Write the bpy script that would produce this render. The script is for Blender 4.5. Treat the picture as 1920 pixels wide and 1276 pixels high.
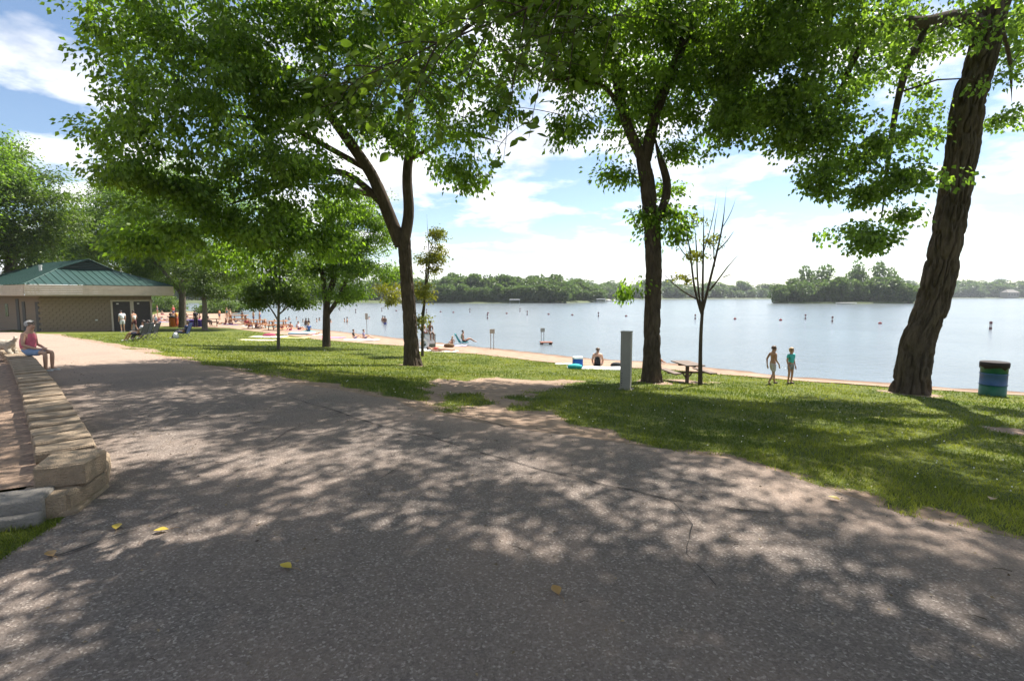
import bpy, bmesh, math, random
import numpy as np
from mathutils import Vector, Matrix, Quaternion
from mathutils.geometry import delaunay_2d_cdt
R = math.radians
scene = bpy.context.scene
for o in list(bpy.data.objects): bpy.data.objects.remove(o)
C = scene.collection
rng = np.random.default_rng(7); random.seed(7)

# ------------------------------------------------------------ camera
CAMZ = 1.75; FPX = 950.0; PITCH = math.atan(85/FPX)
cam_d = bpy.data.cameras.new('camera'); cam = bpy.data.objects.new('camera', cam_d); C.objects.link(cam)
cam.location = (0, 0, CAMZ); cam.rotation_euler = (math.pi/2-PITCH, 0, 0)
cam_d.sensor_width = 36; cam_d.lens = 36*FPX/1920; cam_d.clip_end = 6000; cam_d.clip_start = .05
scene.camera = cam

# ------------------------------------------------------------ sky and sun
SUN_AZ, SUN_EL = R(40), R(57)          # azimuth to the right of straight ahead
S = Vector((math.sin(SUN_AZ)*math.cos(SUN_EL), math.cos(SUN_AZ)*math.cos(SUN_EL), math.sin(SUN_EL)))
world = bpy.data.worlds.new('World'); scene.world = world; world.use_nodes = True
nt = world.node_tree; nd = nt.nodes; lk = nt.links
for n in list(nd): nd.remove(n)
out = nd.new('ShaderNodeOutputWorld'); bg = nd.new('ShaderNodeBackground'); bg.inputs[1].default_value = .064
sky = nd.new('ShaderNodeTexSky'); sky.sky_type = 'NISHITA'; sky.sun_disc = False
sky.sun_elevation = SUN_EL; sky.sun_rotation = SUN_AZ; sky.air_density = 1.0; sky.dust_density = .4; sky.ozone_density = 1.6
tc = nd.new('ShaderNodeTexCoord'); sep = nd.new('ShaderNodeSeparateXYZ'); lk.new(tc.outputs['Generated'], sep.inputs[0])
def wmath(op, a, b=None, clamp=False):
    m = nd.new('ShaderNodeMath'); m.operation = op; m.use_clamp = clamp
    for i, v in enumerate((a, b)):
        if v is None: continue
        if isinstance(v, (int, float)): m.inputs[i].default_value = v
        else: lk.new(v, m.inputs[i])
    return m.outputs[0]
zc = wmath('MAXIMUM', sep.outputs[2], 0.0); den = wmath('ADD', zc, .16)
comb = nd.new('ShaderNodeCombineXYZ')
lk.new(wmath('DIVIDE', sep.outputs[0], den), comb.inputs[0]); lk.new(wmath('DIVIDE', sep.outputs[1], den), comb.inputs[1])
comb.inputs[2].default_value = 7.7
cn = nd.new('ShaderNodeTexNoise'); cn.inputs['Scale'].default_value = 1.9; cn.inputs['Detail'].default_value = 8; cn.inputs['Roughness'].default_value = .56
lk.new(comb.outputs[0], cn.inputs['Vector'])
cr = nd.new('ShaderNodeValToRGB'); cr.color_ramp.elements[0].position = .46; cr.color_ramp.elements[1].position = .60
lk.new(cn.outputs[0], cr.inputs[0])
cn2 = nd.new('ShaderNodeTexNoise'); cn2.inputs['Scale'].default_value = 3.4; cn2.inputs['Detail'].default_value = 5
lk.new(comb.outputs[0], cn2.inputs['Vector'])
cc = nd.new('ShaderNodeValToRGB'); cc.color_ramp.elements[0].position = .36; cc.color_ramp.elements[0].color = (5.6, 5.9, 6.5, 1)
cc.color_ramp.elements[1].position = .56; cc.color_ramp.elements[1].color = (9.6, 9.5, 9.4, 1)
lk.new(cn2.outputs[0], cc.inputs[0])
mx = nd.new('ShaderNodeMix'); mx.data_type = 'RGBA'
lk.new(wmath('MULTIPLY', cr.outputs[0], .94), mx.inputs[0]); lk.new(sky.outputs[0], mx.inputs[6]); lk.new(cc.outputs[0], mx.inputs[7])
lk.new(mx.outputs[2], bg.inputs[0]); lk.new(bg.outputs[0], out.inputs[0])
sun_d = bpy.data.lights.new('sun', 'SUN'); sun_d.energy = 4.6; sun_d.angle = R(.53); sun_d.color = (1, .95, .86)
sun = bpy.data.objects.new('sun', sun_d); C.objects.link(sun); sun.rotation_euler = S.to_track_quat('Z', 'Y').to_euler(); sun.location = (20, 20, 40)
scene.view_settings.view_transform = 'Standard'; scene.view_settings.look = 'None'; scene.view_settings.gamma = 1
scene.view_settings.use_curve_mapping = False; scene.view_settings.exposure = 1.4
scene.render.engine = 'CYCLES'
cy = scene.cycles; cy.max_bounces = 7; cy.diffuse_bounces = 3; cy.glossy_bounces = 3; cy.transmission_bounces = 4; cy.transparent_max_bounces = 6
cy.caustics_reflective = False; cy.caustics_refractive = False; cy.sample_clamp_indirect = 6; cy.use_denoising = True

# ------------------------------------------------------------ numeric helpers
def hash3(ix, iy, iz, seed):
    h = (ix.astype(np.int64)*374761393 + iy.astype(np.int64)*668265263 + iz.astype(np.int64)*2147483647 + seed*974634777) & 0xffffffff
    h = ((h ^ (h >> 13))*1274126177) & 0xffffffff
    return ((h ^ (h >> 16)) & 0xffffff)/float(0xffffff)
def vnoise(x, y, z=None, seed=0):
    x = np.asarray(x, float); y = np.asarray(y, float); z = np.zeros_like(x) if z is None else np.asarray(z, float)
    x, y, z = np.broadcast_arrays(x, y, z)
    i, j, k = np.floor(x), np.floor(y), np.floor(z); fx, fy, fz = x-i, y-j, z-k
    fx, fy, fz = [f*f*(3-2*f) for f in (fx, fy, fz)]; r = 0
    for a in (0, 1):
        for b in (0, 1):
            for c in (0, 1):
                w = (fx if a else 1-fx)*(fy if b else 1-fy)*(fz if c else 1-fz)
                r = r+w*hash3(i+a, j+b, k+c, seed)
    return r*2-1
def fbm(x, y, z=None, o=4, seed=0):
    r = 0; a = .5; f = 1.
    for q in range(o):
        r = r+a*vnoise(np.asarray(x)*f, np.asarray(y)*f, None if z is None else np.asarray(z)*f, seed+q*17); a *= .5; f *= 2.03
    return r
def pdist(x, y, poly):
    x = np.asarray(x, float); y = np.asarray(y, float); best = np.full(np.broadcast(x, y).shape, 1e9)
    for (ax, ay), (bx, by) in zip(poly[:-1], poly[1:]):
        dx, dy = bx-ax, by-ay; L = dx*dx+dy*dy+1e-12
        t = np.clip(((x-ax)*dx+(y-ay)*dy)/L, 0, 1)
        best = np.minimum(best, np.hypot(x-ax-t*dx, y-ay-t*dy))
    return best
def inside(x, y, poly):
    x = np.asarray(x, float); y = np.asarray(y, float); r = np.zeros(np.broadcast(x, y).shape, bool); n = len(poly)
    for i in range(n):
        (ax, ay), (bx, by) = poly[i], poly[(i+1) % n]
        c = ((ay > y) != (by > y)) & (x < (bx-ax)*(y-ay)/((by-ay) if abs(by-ay) > 1e-12 else 1e-12)+ax); r ^= c
    return r
def sdist(x, y, poly):                          # positive outside
    d = pdist(x, y, list(poly)+[poly[0]]); return np.where(inside(x, y, poly), -d, d)
def sstep(a, b, v):
    t = np.clip((v-a)/(b-a), 0, 1); return t*t*(3-2*t)

# ------------------------------------------------------------ terrain
WATER_Z = -1.5
SHORE = [(300, -60), (90, -14), (40, 5), (17.1, 16.7), (11.2, 19.9), (7.3, 24.2), (3.8, 25.9), (1.2, 28.4), (-2, 31.5), (-4.7, 34), (-8.2, 37.7), (-14.4, 44.2),
         (-18.2, 47.8), (-22.3, 51.6), (-30.7, 60.7), (-38.4, 68.9), (-47, 84), (-52, 97), (-62, 104), (-90, 112), (-140, 122), (-400, 150)]
LAKE = SHORE+[(-400, 3000), (3000, 3000), (3000, -60)]
def path_z(y): return -.034*np.log1p(np.exp(np.clip((np.asarray(y, float)-11)*1.2, -40, 40)))/1.2
def ray(px, py):
    u = (px-960)/FPX; v = (638-py)/FPX
    return np.array([u, math.cos(PITCH)+v*math.sin(PITCH), -math.sin(PITCH)+v*math.cos(PITCH)])
def at_y(px, py, Y):                             # the point at distance Y seen at a photo position
    d = ray(px, py); t = Y/d[1]; return Vector((d[0]*t, Y, CAMZ+d[2]*t))
def at_z(px, py, z):
    d = ray(px, py); t = (z-CAMZ)/d[2]; return Vector((d[0]*t, d[1]*t, z))
def on_path(px, py):
    z = 0.
    for i in range(30): p = at_z(px, py, z); z = .5*z+.5*float(path_z(p.y))
    return (p.x, p.y)
EDGE = [on_path(*p) for p in [(95, 626), (150, 637), (210, 648), (300, 668), (400, 690), (600, 727), (740, 748), (800, 772), (900, 790), (1050, 815), (1200, 837), (1400, 866), (1500, 900), (1700, 962), (1920, 1012)]]
EDGE_L = [(-46, 52), (-37.5, 36.5)]+EDGE+[(4.7, 2.2), (6, 0), (9, -5), (14, -14), (40, -50)]
ZDIST = EDGE_L
def height(x, y):
    x = np.asarray(x, float); y = np.asarray(y, float)
    dp = pdist(x, y, ZDIST); ds = pdist(x, y, SHORE); lake = inside(x, y, LAKE); land_in = inside(x, y, LANDSIDE)
    pz = path_z(y); t = dp/(dp+ds+1e-6); t = t+.10*np.sin(t*math.pi)*0
    slope = pz+(WATER_Z-pz)*t
    bed = WATER_Z-np.minimum(.07*ds, 3.0)
    return np.where(lake, bed, np.where(land_in, pz, slope))
LANDSIDE = EDGE_L+[(-60, -300), (-600, -300), (-600, 56)]      # path side of the lawn edge
def H(x, y): return float(height(np.array([x]), np.array([y]))[0])
def ground(px, py):
    lo = None; d = ray(px, py)
    ts = np.concatenate([np.linspace(1, 30, 600), np.linspace(30, 160, 1300)])
    X, Y, Z = d[0]*ts, d[1]*ts, CAMZ+d[2]*ts
    h = np.maximum(height(X, Y), WATER_Z); k = int(np.argmax(Z <= h)); 
    return Vector((X[k], Y[k], h[k]))

# ------------------------------------------------------------ materials
def newmat(name):
    m = bpy.data.materials.new(name); m.use_nodes = True; return m, m.node_tree.nodes, m.node_tree.links
def setin(n, k, v):
    if k in n.inputs: n.inputs[k].default_value = v
def mat(name, col, rough=.7, var=.15, scale=8., bump=0., bscale=40., metal=0., spec=.4):
    m, n, l = newmat(name); b = n['Principled BSDF']; setin(b, 'Roughness', rough); setin(b, 'Metallic', metal); setin(b, 'Specular IOR Level', spec)
    tc = n.new('ShaderNodeTexCoord'); ns = n.new('ShaderNodeTexNoise'); ns.inputs['Scale'].default_value = scale; ns.inputs['Detail'].default_value = 5
    l.new(tc.outputs['Object'], ns.inputs['Vector'])
    r = n.new('ShaderNodeValToRGB'); e = r.color_ramp.elements; e[0].position = .3; e[1].position = .7
    e[0].color = tuple(c*(1-var) for c in col)+(1,); e[1].color = tuple(min(1, c*(1+var)) for c in col)+(1,)
    l.new(ns.outputs[0], r.inputs[0]); l.new(r.outputs[0], b.inputs['Base Color'])
    if bump:
        n2 = n.new('ShaderNodeTexNoise'); n2.inputs['Scale'].default_value = bscale; n2.inputs['Detail'].default_value = 4; l.new(tc.outputs['Object'], n2.inputs['Vector'])
        bp = n.new('ShaderNodeBump'); bp.inputs['Strength'].default_value = bump; bp.inputs['Distance'].default_value = .02
        l.new(n2.outputs[0], bp.inputs['Height']); l.new(bp.outputs[0], b.inputs['Normal'])
    return m
def ramp(n, l, src, stops):
    r = n.new('ShaderNodeValToRGB'); e = r.color_ramp.elements
    while len(e) < len(stops): e.new(.5)
    for q, (p, c) in zip(e, stops): q.position = p; q.color = tuple(c)+(1,) if len(c) == 3 else c
    l.new(src, r.inputs[0]); return r.outputs[0]
def noise(n, l, vec, scale, detail=4, rough=.5):
    t = n.new('ShaderNodeTexNoise'); t.inputs['Scale'].default_value = scale; t.inputs['Detail'].default_value = detail; t.inputs['Roughness'].default_value = rough
    l.new(vec, t.inputs['Vector']); return t.outputs[0]
def mixc(n, l, f, a, b, mode='MIX'):
    m = n.new('ShaderNodeMix'); m.data_type = 'RGBA'; m.blend_type = mode
    for s, v in ((0, f), (6, a), (7, b)):
        if isinstance(v, (int, float)): m.inputs[s].default_value = v
        elif isinstance(v, tuple): m.inputs[s].default_value = v+(1,) if len(v) == 3 else v
        else: l.new(v, m.inputs[s])
    return m.outputs[2]
def mth(n, l, op, a, b, clamp=False):
    m = n.new('ShaderNodeMath'); m.operation = op; m.use_clamp = clamp
    for i, v in enumerate((a, b)):
        if isinstance(v, (int, float)): m.inputs[i].default_value = v
        else: l.new(v, m.inputs[i])
    return m.outputs[0]
def attr(n, name):
    a = n.new('ShaderNodeAttribute'); a.attribute_name = name; return a.outputs['Fac']
def bump(n, l, b, h, strength, dist=.01):
    bp = n.new('ShaderNodeBump'); bp.inputs['Strength'].default_value = strength; bp.inputs['Distance'].default_value = dist
    l.new(h, bp.inputs['Height']); l.new(bp.outputs[0], b.inputs['Normal'])
def leafmat(name, dark, light, trans, tf=.45, gloss=.35):
    m, n, l = newmat(name); b = n['Principled BSDF']; o = n['Material Output']
    setin(b, 'Roughness', .45); setin(b, 'Specular IOR Level', gloss)
    c = ramp(n, l, attr(n, 'tint'), [(0, dark), (1, light)]); l.new(c, b.inputs['Base Color'])
    t = n.new('ShaderNodeBsdfTranslucent'); l.new(mixc(n, l, 1., c, trans, 'MULTIPLY'), t.inputs[0])
    mxs = n.new('ShaderNodeMixShader'); mxs.inputs[0].default_value = tf
    l.new(b.outputs[0], mxs.inputs[1]); l.new(t.outputs[0], mxs.inputs[2]); l.new(mxs.outputs[0], o.inputs[0]); return m

# ------------------------------------------------------------ mesh helpers
def mesh_np(name, V, Fc, material=None, attrs=None, smooth=False):
    V = np.asarray(V, np.float32); me = bpy.data.meshes.new(name)
    if isinstance(Fc, np.ndarray):
        k = Fc.shape[1]; me.vertices.add(len(V)); me.vertices.foreach_set('co', V.ravel())
        me.loops.add(Fc.size); me.loops.foreach_set('vertex_index', Fc.ravel().astype(np.int32))
        me.polygons.add(len(Fc)); me.polygons.foreach_set('loop_start', np.arange(0, Fc.size, k, dtype=np.int32)); me.polygons.foreach_set('loop_total', np.full(len(Fc), k, np.int32))
        me.update(calc_edges=True)
    else: me.from_pydata([tuple(map(float, v)) for v in V], [], [tuple(map(int, f)) for f in Fc]); me.update()
    for an, av in (attrs or {}).items():
        a = me.attributes.new(an, 'FLOAT', 'POINT'); a.data.foreach_set('value', np.asarray(av, np.float32))
    if smooth: me.polygons.foreach_set('use_smooth', np.ones(len(me.polygons), bool))
    if material: me.materials.append(material)
    me.validate(); return me
def link(name, me, parent=None, loc=None, rotz=0):
    o = bpy.data.objects.new(name, me); C.objects.link(o)
    if loc is not None: o.location = loc
    if rotz: o.rotation_euler.z = rotz
    if parent: o.parent = parent
    return o
def tag(o, label=None, cat=None, group=None, kind=None):
    for k, v in (('label', label), ('category', cat), ('group', group), ('kind', kind)):
        if v: o[k] = v
    return o
def thing(name, label, cat, loc=(0, 0, 0), rotz=0, group=None):
    o = bpy.data.objects.new(name, None); C.objects.link(o); o.location = loc; o.rotation_euler.z = rotz; o.empty_display_size = .2
    return tag(o, label, cat, group)
class MB:
    def __init__(s): s.bm = bmesh.new()
    def box(s, c, d, rot=None, bev=0.):
        m = Matrix.Translation(c) @ (rot.to_4x4() if rot is not None else Matrix()) @ Matrix.Diagonal((*d, 1))
        r = bmesh.ops.create_cube(s.bm, size=1, matrix=m)
        if bev: bmesh.ops.bevel(s.bm, geom=list({e for v in r['verts'] for e in v.link_edges}), offset=bev, segments=2, affect='EDGES', profile=.6)
        return s
    def tube(s, pts, rad, n=8, cap=True):
        pts = [Vector(p) for p in pts]; rad = rad if isinstance(rad, (list, tuple)) else [rad]*len(pts); rings = []
        for i, p in enumerate(pts):
            d = (pts[min(i+1, len(pts)-1)]-pts[max(i-1, 0)]).normalized(); q = d.to_track_quat('Z', 'Y')
            rings.append([s.bm.verts.new(p+q @ Vector((math.cos(a)*rad[i], math.sin(a)*rad[i], 0))) for a in [2*math.pi*k/n for k in range(n)]])
        for a, b in zip(rings[:-1], rings[1:]):
            for k in range(n): s.bm.faces.new((a[k], a[(k+1) % n], b[(k+1) % n], b[k]))
        if cap: s.bm.faces.new(rings[0][::-1]); s.bm.faces.new(rings[-1])
        return s
    def lathe(s, prof, n=24, c=(0, 0, 0)):
        rings = [[s.bm.verts.new((c[0]+math.cos(2*math.pi*k/n)*r, c[1]+math.sin(2*math.pi*k/n)*r, c[2]+z)) for k in range(n)] for r, z in prof]
        for a, b in zip(rings[:-1], rings[1:]):
            for k in range(n): s.bm.faces.new((a[k], a[(k+1) % n], b[(k+1) % n], b[k]))
        s.bm.faces.new(rings[0][::-1]); s.bm.faces.new(rings[-1]); return s
    def ball(s, c, d, sub=2):
        bmesh.ops.create_icosphere(s.bm, subdivisions=sub, radius=1, matrix=Matrix.Translation(c) @ Matrix.Diagonal((*d, 1))); return s
    def poly(s, pts):
        s.bm.faces.new([s.bm.verts.new(p) for p in pts]); return s
    def build(s, name, m, parent=None, smooth=False, loc=None, rotz=0):
        bmesh.ops.recalc_face_normals(s.bm, faces=s.bm.faces[:]); me = bpy.data.meshes.new(name); s.bm.to_mesh(me); s.bm.free()
        if smooth:
            for p in me.polygons: p.use_smooth = True
        me.materials.append(m); return link(name, me, parent, loc, rotz)
def sheet(name, outline, zf, material, step=.5, attrs=None, kind='structure'):
    ol = [Vector((a, b)) for a, b in outline]; xs = [p.x for p in ol]; ys = [p.y for p in ol]
    gx, gy = np.meshgrid(np.arange(min(xs), max(xs), step), np.arange(min(ys), max(ys), step)); gx = gx.ravel()+.37*step*np.sin(gy.ravel()*9); gy = gy.ravel()
    sd = sdist(gx, gy, outline); k = sd < -.35*step
    pts = ol+[Vector((a, b)) for a, b in zip(gx[k], gy[k])]; n = len(ol)
    v, e, f, *_ = delaunay_2d_cdt(pts, [(i, (i+1) % n) for i in range(n)], [], 1, 1e-5)
    vx = np.array([p.x for p in v]); vy = np.array([p.y for p in v]); V = np.stack([vx, vy, zf(vx, vy)], 1)
    F3 = np.array([t for t in f if len(t) == 3], np.int32)
    cr_ = (V[F3[:, 1], 0]-V[F3[:, 0], 0])*(V[F3[:, 2], 1]-V[F3[:, 0], 1])-(V[F3[:, 1], 1]-V[F3[:, 0], 1])*(V[F3[:, 2], 0]-V[F3[:, 0], 0])
    F3[cr_ < 0] = F3[cr_ < 0][:, ::-1]
    me = mesh_np(name, V, F3, material, {a: fn(vx, vy) for a, fn in (attrs or {}).items()}, smooth=True)
    return tag(link(name, me), kind=kind)
def densify(poly, step, amp=0., seed=1, close=True):
    out_ = []; P = list(poly)+([poly[0]] if close else [])
    for (ax, ay), (bx, by) in zip(P[:-1], P[1:]):
        L = math.hypot(bx-ax, by-ay); n = max(1, int(L/step)); nx, ny = -(by-ay)/(L+1e-9), (bx-ax)/(L+1e-9)
        for i in range(n):
            t = i/n; x, y = ax+(bx-ax)*t, ay+(by-ay)*t
            w = amp*float(fbm(x*1.3, y*1.3, None, 4, seed)) if amp else 0; out_.append((x+nx*w, y+ny*w))
    if not close: out_.append(P[-1])
    return out_

exec_marker = 'terrain ready'

# ------------------------------------------------------------ ground, path, beach, lake
def gxy(px, py): p = ground(px, py); return (p.x, p.y)
TRACK = [gxy(*p) for p in [(730, 752), (790, 722), (850, 706), (930, 703), (1010, 706), (1075, 712), (1040, 732), (1010, 752), (1030, 790), (1060, 822), (880, 800), (790, 775)]]
TUFT = [gxy(*p) for p in [(800, 752), (850, 733), (905, 733), (930, 750), (890, 768), (820, 775)]]
BARE = [(gxy(1290, 868), .75), (gxy(1410, 878), .55), (gxy(1890, 808), .55), (gxy(1290, 715), .95), (gxy(1340, 716), .6), (gxy(1600, 930), .55), (gxy(1760, 975), .5), (gxy(720, 745), .5), (gxy(1110, 812), .5), (gxy(1000, 725), .6)]
def dirt(x, y):
    x = np.asarray(x, float); y = np.asarray(y, float); nz = fbm(x*1.1, y*1.1, None, 5, 3)
    d = sdist(x, y, TRACK)+nz*1.1+.12; m = 1-sstep(-.25, .3, d)
    m = m*sstep(-.35, .15, sdist(x, y, TUFT)+nz*.5)
    pe = pdist(x, y, EDGE); m = np.maximum(m, 1-sstep(.05, .6, pe+nz*.9-.14))
    for (c, r) in BARE: m = np.maximum(m, .95*(1-sstep(r*.35, r, np.hypot(x-c[0], (y-c[1])*1.2)+nz*.6*r)))
    for c, r in TREE_BASES: m = np.maximum(m, .75*(1-sstep(r, r+.3, np.hypot(x-c[0], y-c[1])+nz*.25)))
    return np.clip(m, 0, 1)
T1 = ground(772, 684); T2 = ground(1222, 716); T3 = ground(1706, 737)
TREE_BASES = [((T1.x, T1.y), .35), ((T2.x, T2.y), .4), ((T3.x, T3.y), .7)]
SANDEDGE = [gxy(*p) for p in [(1920, 741), (1700, 728), (1490, 713), (1350, 702), (1240, 691), (1140, 690), (1000, 676), (900, 664), (830, 660), (754, 648), (700, 645), (600, 637), (550, 630), (480, 621), (430, 615)]]
SANDEDGE = [(60, -1), (30, 8.5)]+SANDEDGE+[(-44, 52), (-52, 60), (-57, 80), (-66, 96)]
_off = [(x+(.9 if x > -20 else 3), y+(2.2 if x > -20 else 4)) for x, y in SHORE if -60 < x < 95]
BEACH = SANDEDGE+_off[::-1]
# wall line (path-side foot of the low block wall)
WTOP = .36
WALL_R = [at_z(px, py, WTOP) for px, py in [(186, 838), (163, 798), (138, 763), (111, 722), (88, 694), (67, 668)]]
WALL = [(p.x, p.y) for p in WALL_R]+[(-14.6, 14.9), (-17.4, 16.9), (-21.5, 19.2), (-27, 21)]
PATH = EDGE_L[:-2]+[(14, -14), (-12, -14), (-9, -3), (-6, .5), (-4.2, 1.7), (-3.5, 2.4), (-3.25, 2.9), (-3.4, 3.35), (-3.5, 3.7), (-3.6, 4.0)]+[(x-.12, y-.1) for x, y in WALL]+[(-40, 24), (-60, 40)]
PATHD = densify(PATH, .16, .16, 5)
BED = [(x-.2, y-.05) for x, y in WALL]+[(-40, 18), (-40, 1), (-9, 1.7), (-5.7, 3.27), (-3.75, 4.2)]

def ground_z(x, y):
    h = height(x, y); sp = sdist(x, y, PATH); sb = sdist(x, y, BEACH)
    h = h-.035*sstep(-.05, -.35, sp)*1.0-.08*sstep(0, -.7, sb)
    bumpy = (.035*fbm(x*.9, y*.9, None, 3, 11))*sstep(0, 1.2, sp)*sstep(30, 12, np.hypot(x, y))
    tr = sdist(x, y, TRACK); return h+bumpy-.05*sstep(.2, -.5, tr)*sstep(0, .5, sp)
ang = np.concatenate([np.linspace(-62, 62, 420), np.linspace(66, 294, 58)])*math.pi/180
rad = np.concatenate([[.3], np.geomspace(1.2, 1500, 300)])
AA, RR = np.meshgrid(ang, rad); gx = (np.sin(AA)*RR).ravel(); gy = (np.cos(AA)*RR).ravel(); na = len(ang); nr = len(rad)
ii, jj = np.meshgrid(np.arange(nr-1), np.arange(na), indexing='ij'); a0 = ii*na+jj; a1 = ii*na+(jj+1) % na
GF = np.stack([a0.ravel(), a1.ravel(), (a1+na).ravel(), (a0+na).ravel()], 1)[:, ::-1]
GV = np.stack([gx, gy, ground_z(gx, gy)], 1)
m, n, l = newmat('lawn'); b = n['Principled BSDF']; setin(b, 'Roughness', .85); setin(b, 'Specular IOR Level', .15)
tcn = n.new('ShaderNodeTexCoord').outputs['Object']
g1 = ramp(n, l, noise(n, l, tcn, .9, 6, .62), [(.32, (.07, .095, .018)), (.5, (.115, .145, .026)), (.7, (.17, .175, .042))])
g2 = ramp(n, l, noise(n, l, tcn, 38, 4, .7), [(.3, (.35, .38, .3)), (.7, (1.25, 1.2, 1.1))])
grass_c = mixc(n, l, 1., g1, g2, 'MULTIPLY')
d1 = ramp(n, l, noise(n, l, tcn, 5, 7, .65), [(.3, (.20, .135, .095)), (.7, (.36, .26, .19))])
fac = mth(n, l, 'ADD', attr(n, 'dirt'), mth(n, l, 'MULTIPLY', mth(n, l, 'SUBTRACT', noise(n, l, tcn, 9, 6, .7), .5), 1.1), True)
l.new(mixc(n, l, ramp(n, l, fac, [(.35, (0, 0, 0)), (.62, (1, 1, 1))]), grass_c, d1), b.inputs['Base Color'])
bump(n, l, b, noise(n, l, tcn, 60, 5, .7), .7, .03)
LAWN_M = m
tag(link('lawn', mesh_np('lawn', GV, GF, m, {'dirt': dirt(gx, gy)*(np.hypot(gx, gy) < 60)}, smooth=True)), kind='structure')

m, n, l = newmat('asphalt'); b = n['Principled BSDF']; setin(b, 'Roughness', .9); setin(b, 'Specular IOR Level', .25)
tcn = n.new('ShaderNodeTexCoord').outputs['Object']
vo = n.new('ShaderNodeTexVoronoi'); vo.inputs['Scale'].default_value = 85; l.new(tcn, vo.inputs['Vector'])
sc = n.new('ShaderNodeSeparateColor'); l.new(vo.outputs['Color'], sc.inputs[0])
chips = ramp(n, l, sc.outputs[0], [(0, (.112, .092, .081)), (.55, (.155, .129, .115)), (.88, (.20, .168, .15)), (.985, (.32, .28, .25))])
fine = ramp(n, l, noise(n, l, tcn, 260, 3, .7), [(.3, (.75, .75, .75)), (.7, (1.2, 1.2, 1.2))])
chips = mixc(n, l, 1., chips, fine, 'MULTIPLY')
sandc = ramp(n, l, noise(n, l, tcn, 120, 4, .7), [(.3, (.30, .21, .155)), (.7, (.46, .34, .265))])
big = noise(n, l, tcn, .55, 6, .6)
df = mth(n, l, 'ADD', attr(n, 'dust'), mth(n, l, 'MULTIPLY', mth(n, l, 'SUBTRACT', big, .5), 1.5), True)
df2 = mth(n, l, 'MULTIPLY', df, ramp(n, l, noise(n, l, tcn, 45, 4, .75), [(.3, (.45, .45, .45)), (.62, (1, 1, 1))]), True)
l.new(mixc(n, l, mth(n, l, 'MULTIPLY', df2, .85), chips, sandc), b.inputs['Base Color'])
bump(n, l, b, mth(n, l, 'ADD', vo.outputs['Distance'], noise(n, l, tcn, 190, 3, .7)), .8, .007)
def dust(x, y):
    e = pdist(x, y, EDGE); r = np.hypot(x, y)
    return np.clip(.19+.55*(1-sstep(0, 1.0, e+.5*fbm(x*.8, y*.8, None, 3, 8)))+.75*sstep(8, 20, r)+.25*(1-sstep(0, .9, pdist(x, y, WALL))), 0, 1.15)
path_o = sheet('asphalt_path', PATHD, lambda x, y: path_z(y)+.004+.012*fbm(x*.5, y*.5, None, 3, 21)*sstep(0, -.8, sdist(x, y, PATH)), m, .33, {'dust': dust})
CRACK_M = mat('crack_dark', (.035, .03, .028), .95)  # cracks are drawn as dark ribbons laid on the asphalt surface
def crack(pix, w, seed):
    pts = densify([(at_z(*p, 0).x, at_z(*p, 0).y) for p in pix], .05, 0, 1, False); mb = MB(); prev = None
    for i, (x, y) in enumerate(pts):
        k = min(i+1, len(pts)-1); j = max(i-1, 0); dx, dy = pts[k][0]-pts[j][0], pts[k][1]-pts[j][1]; L = math.hypot(dx, dy)
        o = .045*float(fbm(x*3, y*3, None, 3, seed)); ww = w*(.25+.9*abs(float(fbm(x*6, y*6, None, 2, seed+3))*2))
        nx, ny = -dy/L, dx/L; z = .0125+.012*float(fbm(x*.5, y*.5, None, 3, 21))
        a = mb.bm.verts.new((x+nx*(o-ww), y+ny*(o-ww), z)); c = mb.bm.verts.new((x+nx*(o+ww), y+ny*(o+ww), z))
        if prev: mb.bm.faces.new((prev[0], a, c, prev[1]))
        prev = (a, c)
    mb.build('crack', CRACK_M, path_o)
crack([(540, 745), (640, 775), (720, 800), (820, 822), (905, 850), (1010, 880), (1130, 908), (1260, 938), (1440, 962)], .011, 5)
crack([(60, 1062), (150, 1032), (230, 1003), (290, 985), (332, 962)], .011, 9)
crack([(860, 778), (950, 800), (1050, 812)], .012, 15)
crack([(905, 850), (850, 852), (760, 872), (700, 905)], .005, 17); crack([(1260, 938), (1300, 985), (1290, 1040), (1340, 1100)], .005, 19); crack([(640, 775), (560, 800), (470, 850)], .005, 23)

m, n, l = newmat('beach_sand'); b = n['Principled BSDF']; setin(b, 'Roughness', .95); setin(b, 'Specular IOR Level', .1)
tcn = n.new('ShaderNodeTexCoord').outputs['Object']
s1 = ramp(n, l, noise(n, l, tcn, 1.6, 7, .65), [(.3, (.26, .175, .125)), (.7, (.39, .28, .21))])
wet = ramp(n, l, attr(n, 'wet'), [(0, (1, 1, 1)), (1, (.5, .46, .43))])
l.new(mixc(n, l, 1., s1, wet, 'MULTIPLY'), b.inputs['Base Color']); bump(n, l, b, noise(n, l, tcn, 7, 6, .7), 1., .06)
sheet('beach_sand', densify(BEACH, .35, .35, 31), lambda x, y: height(x, y)+.012+.03*fbm(x*1.5, y*1.5, None, 3, 4)*sstep(0, -.6, sdist(x, y, BEACH)), m, .7,
      {'wet': lambda x, y: np.where(inside(x, y, LAKE), 1, 1-sstep(.1, .8, pdist(x, y, SHORE)))})

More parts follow.
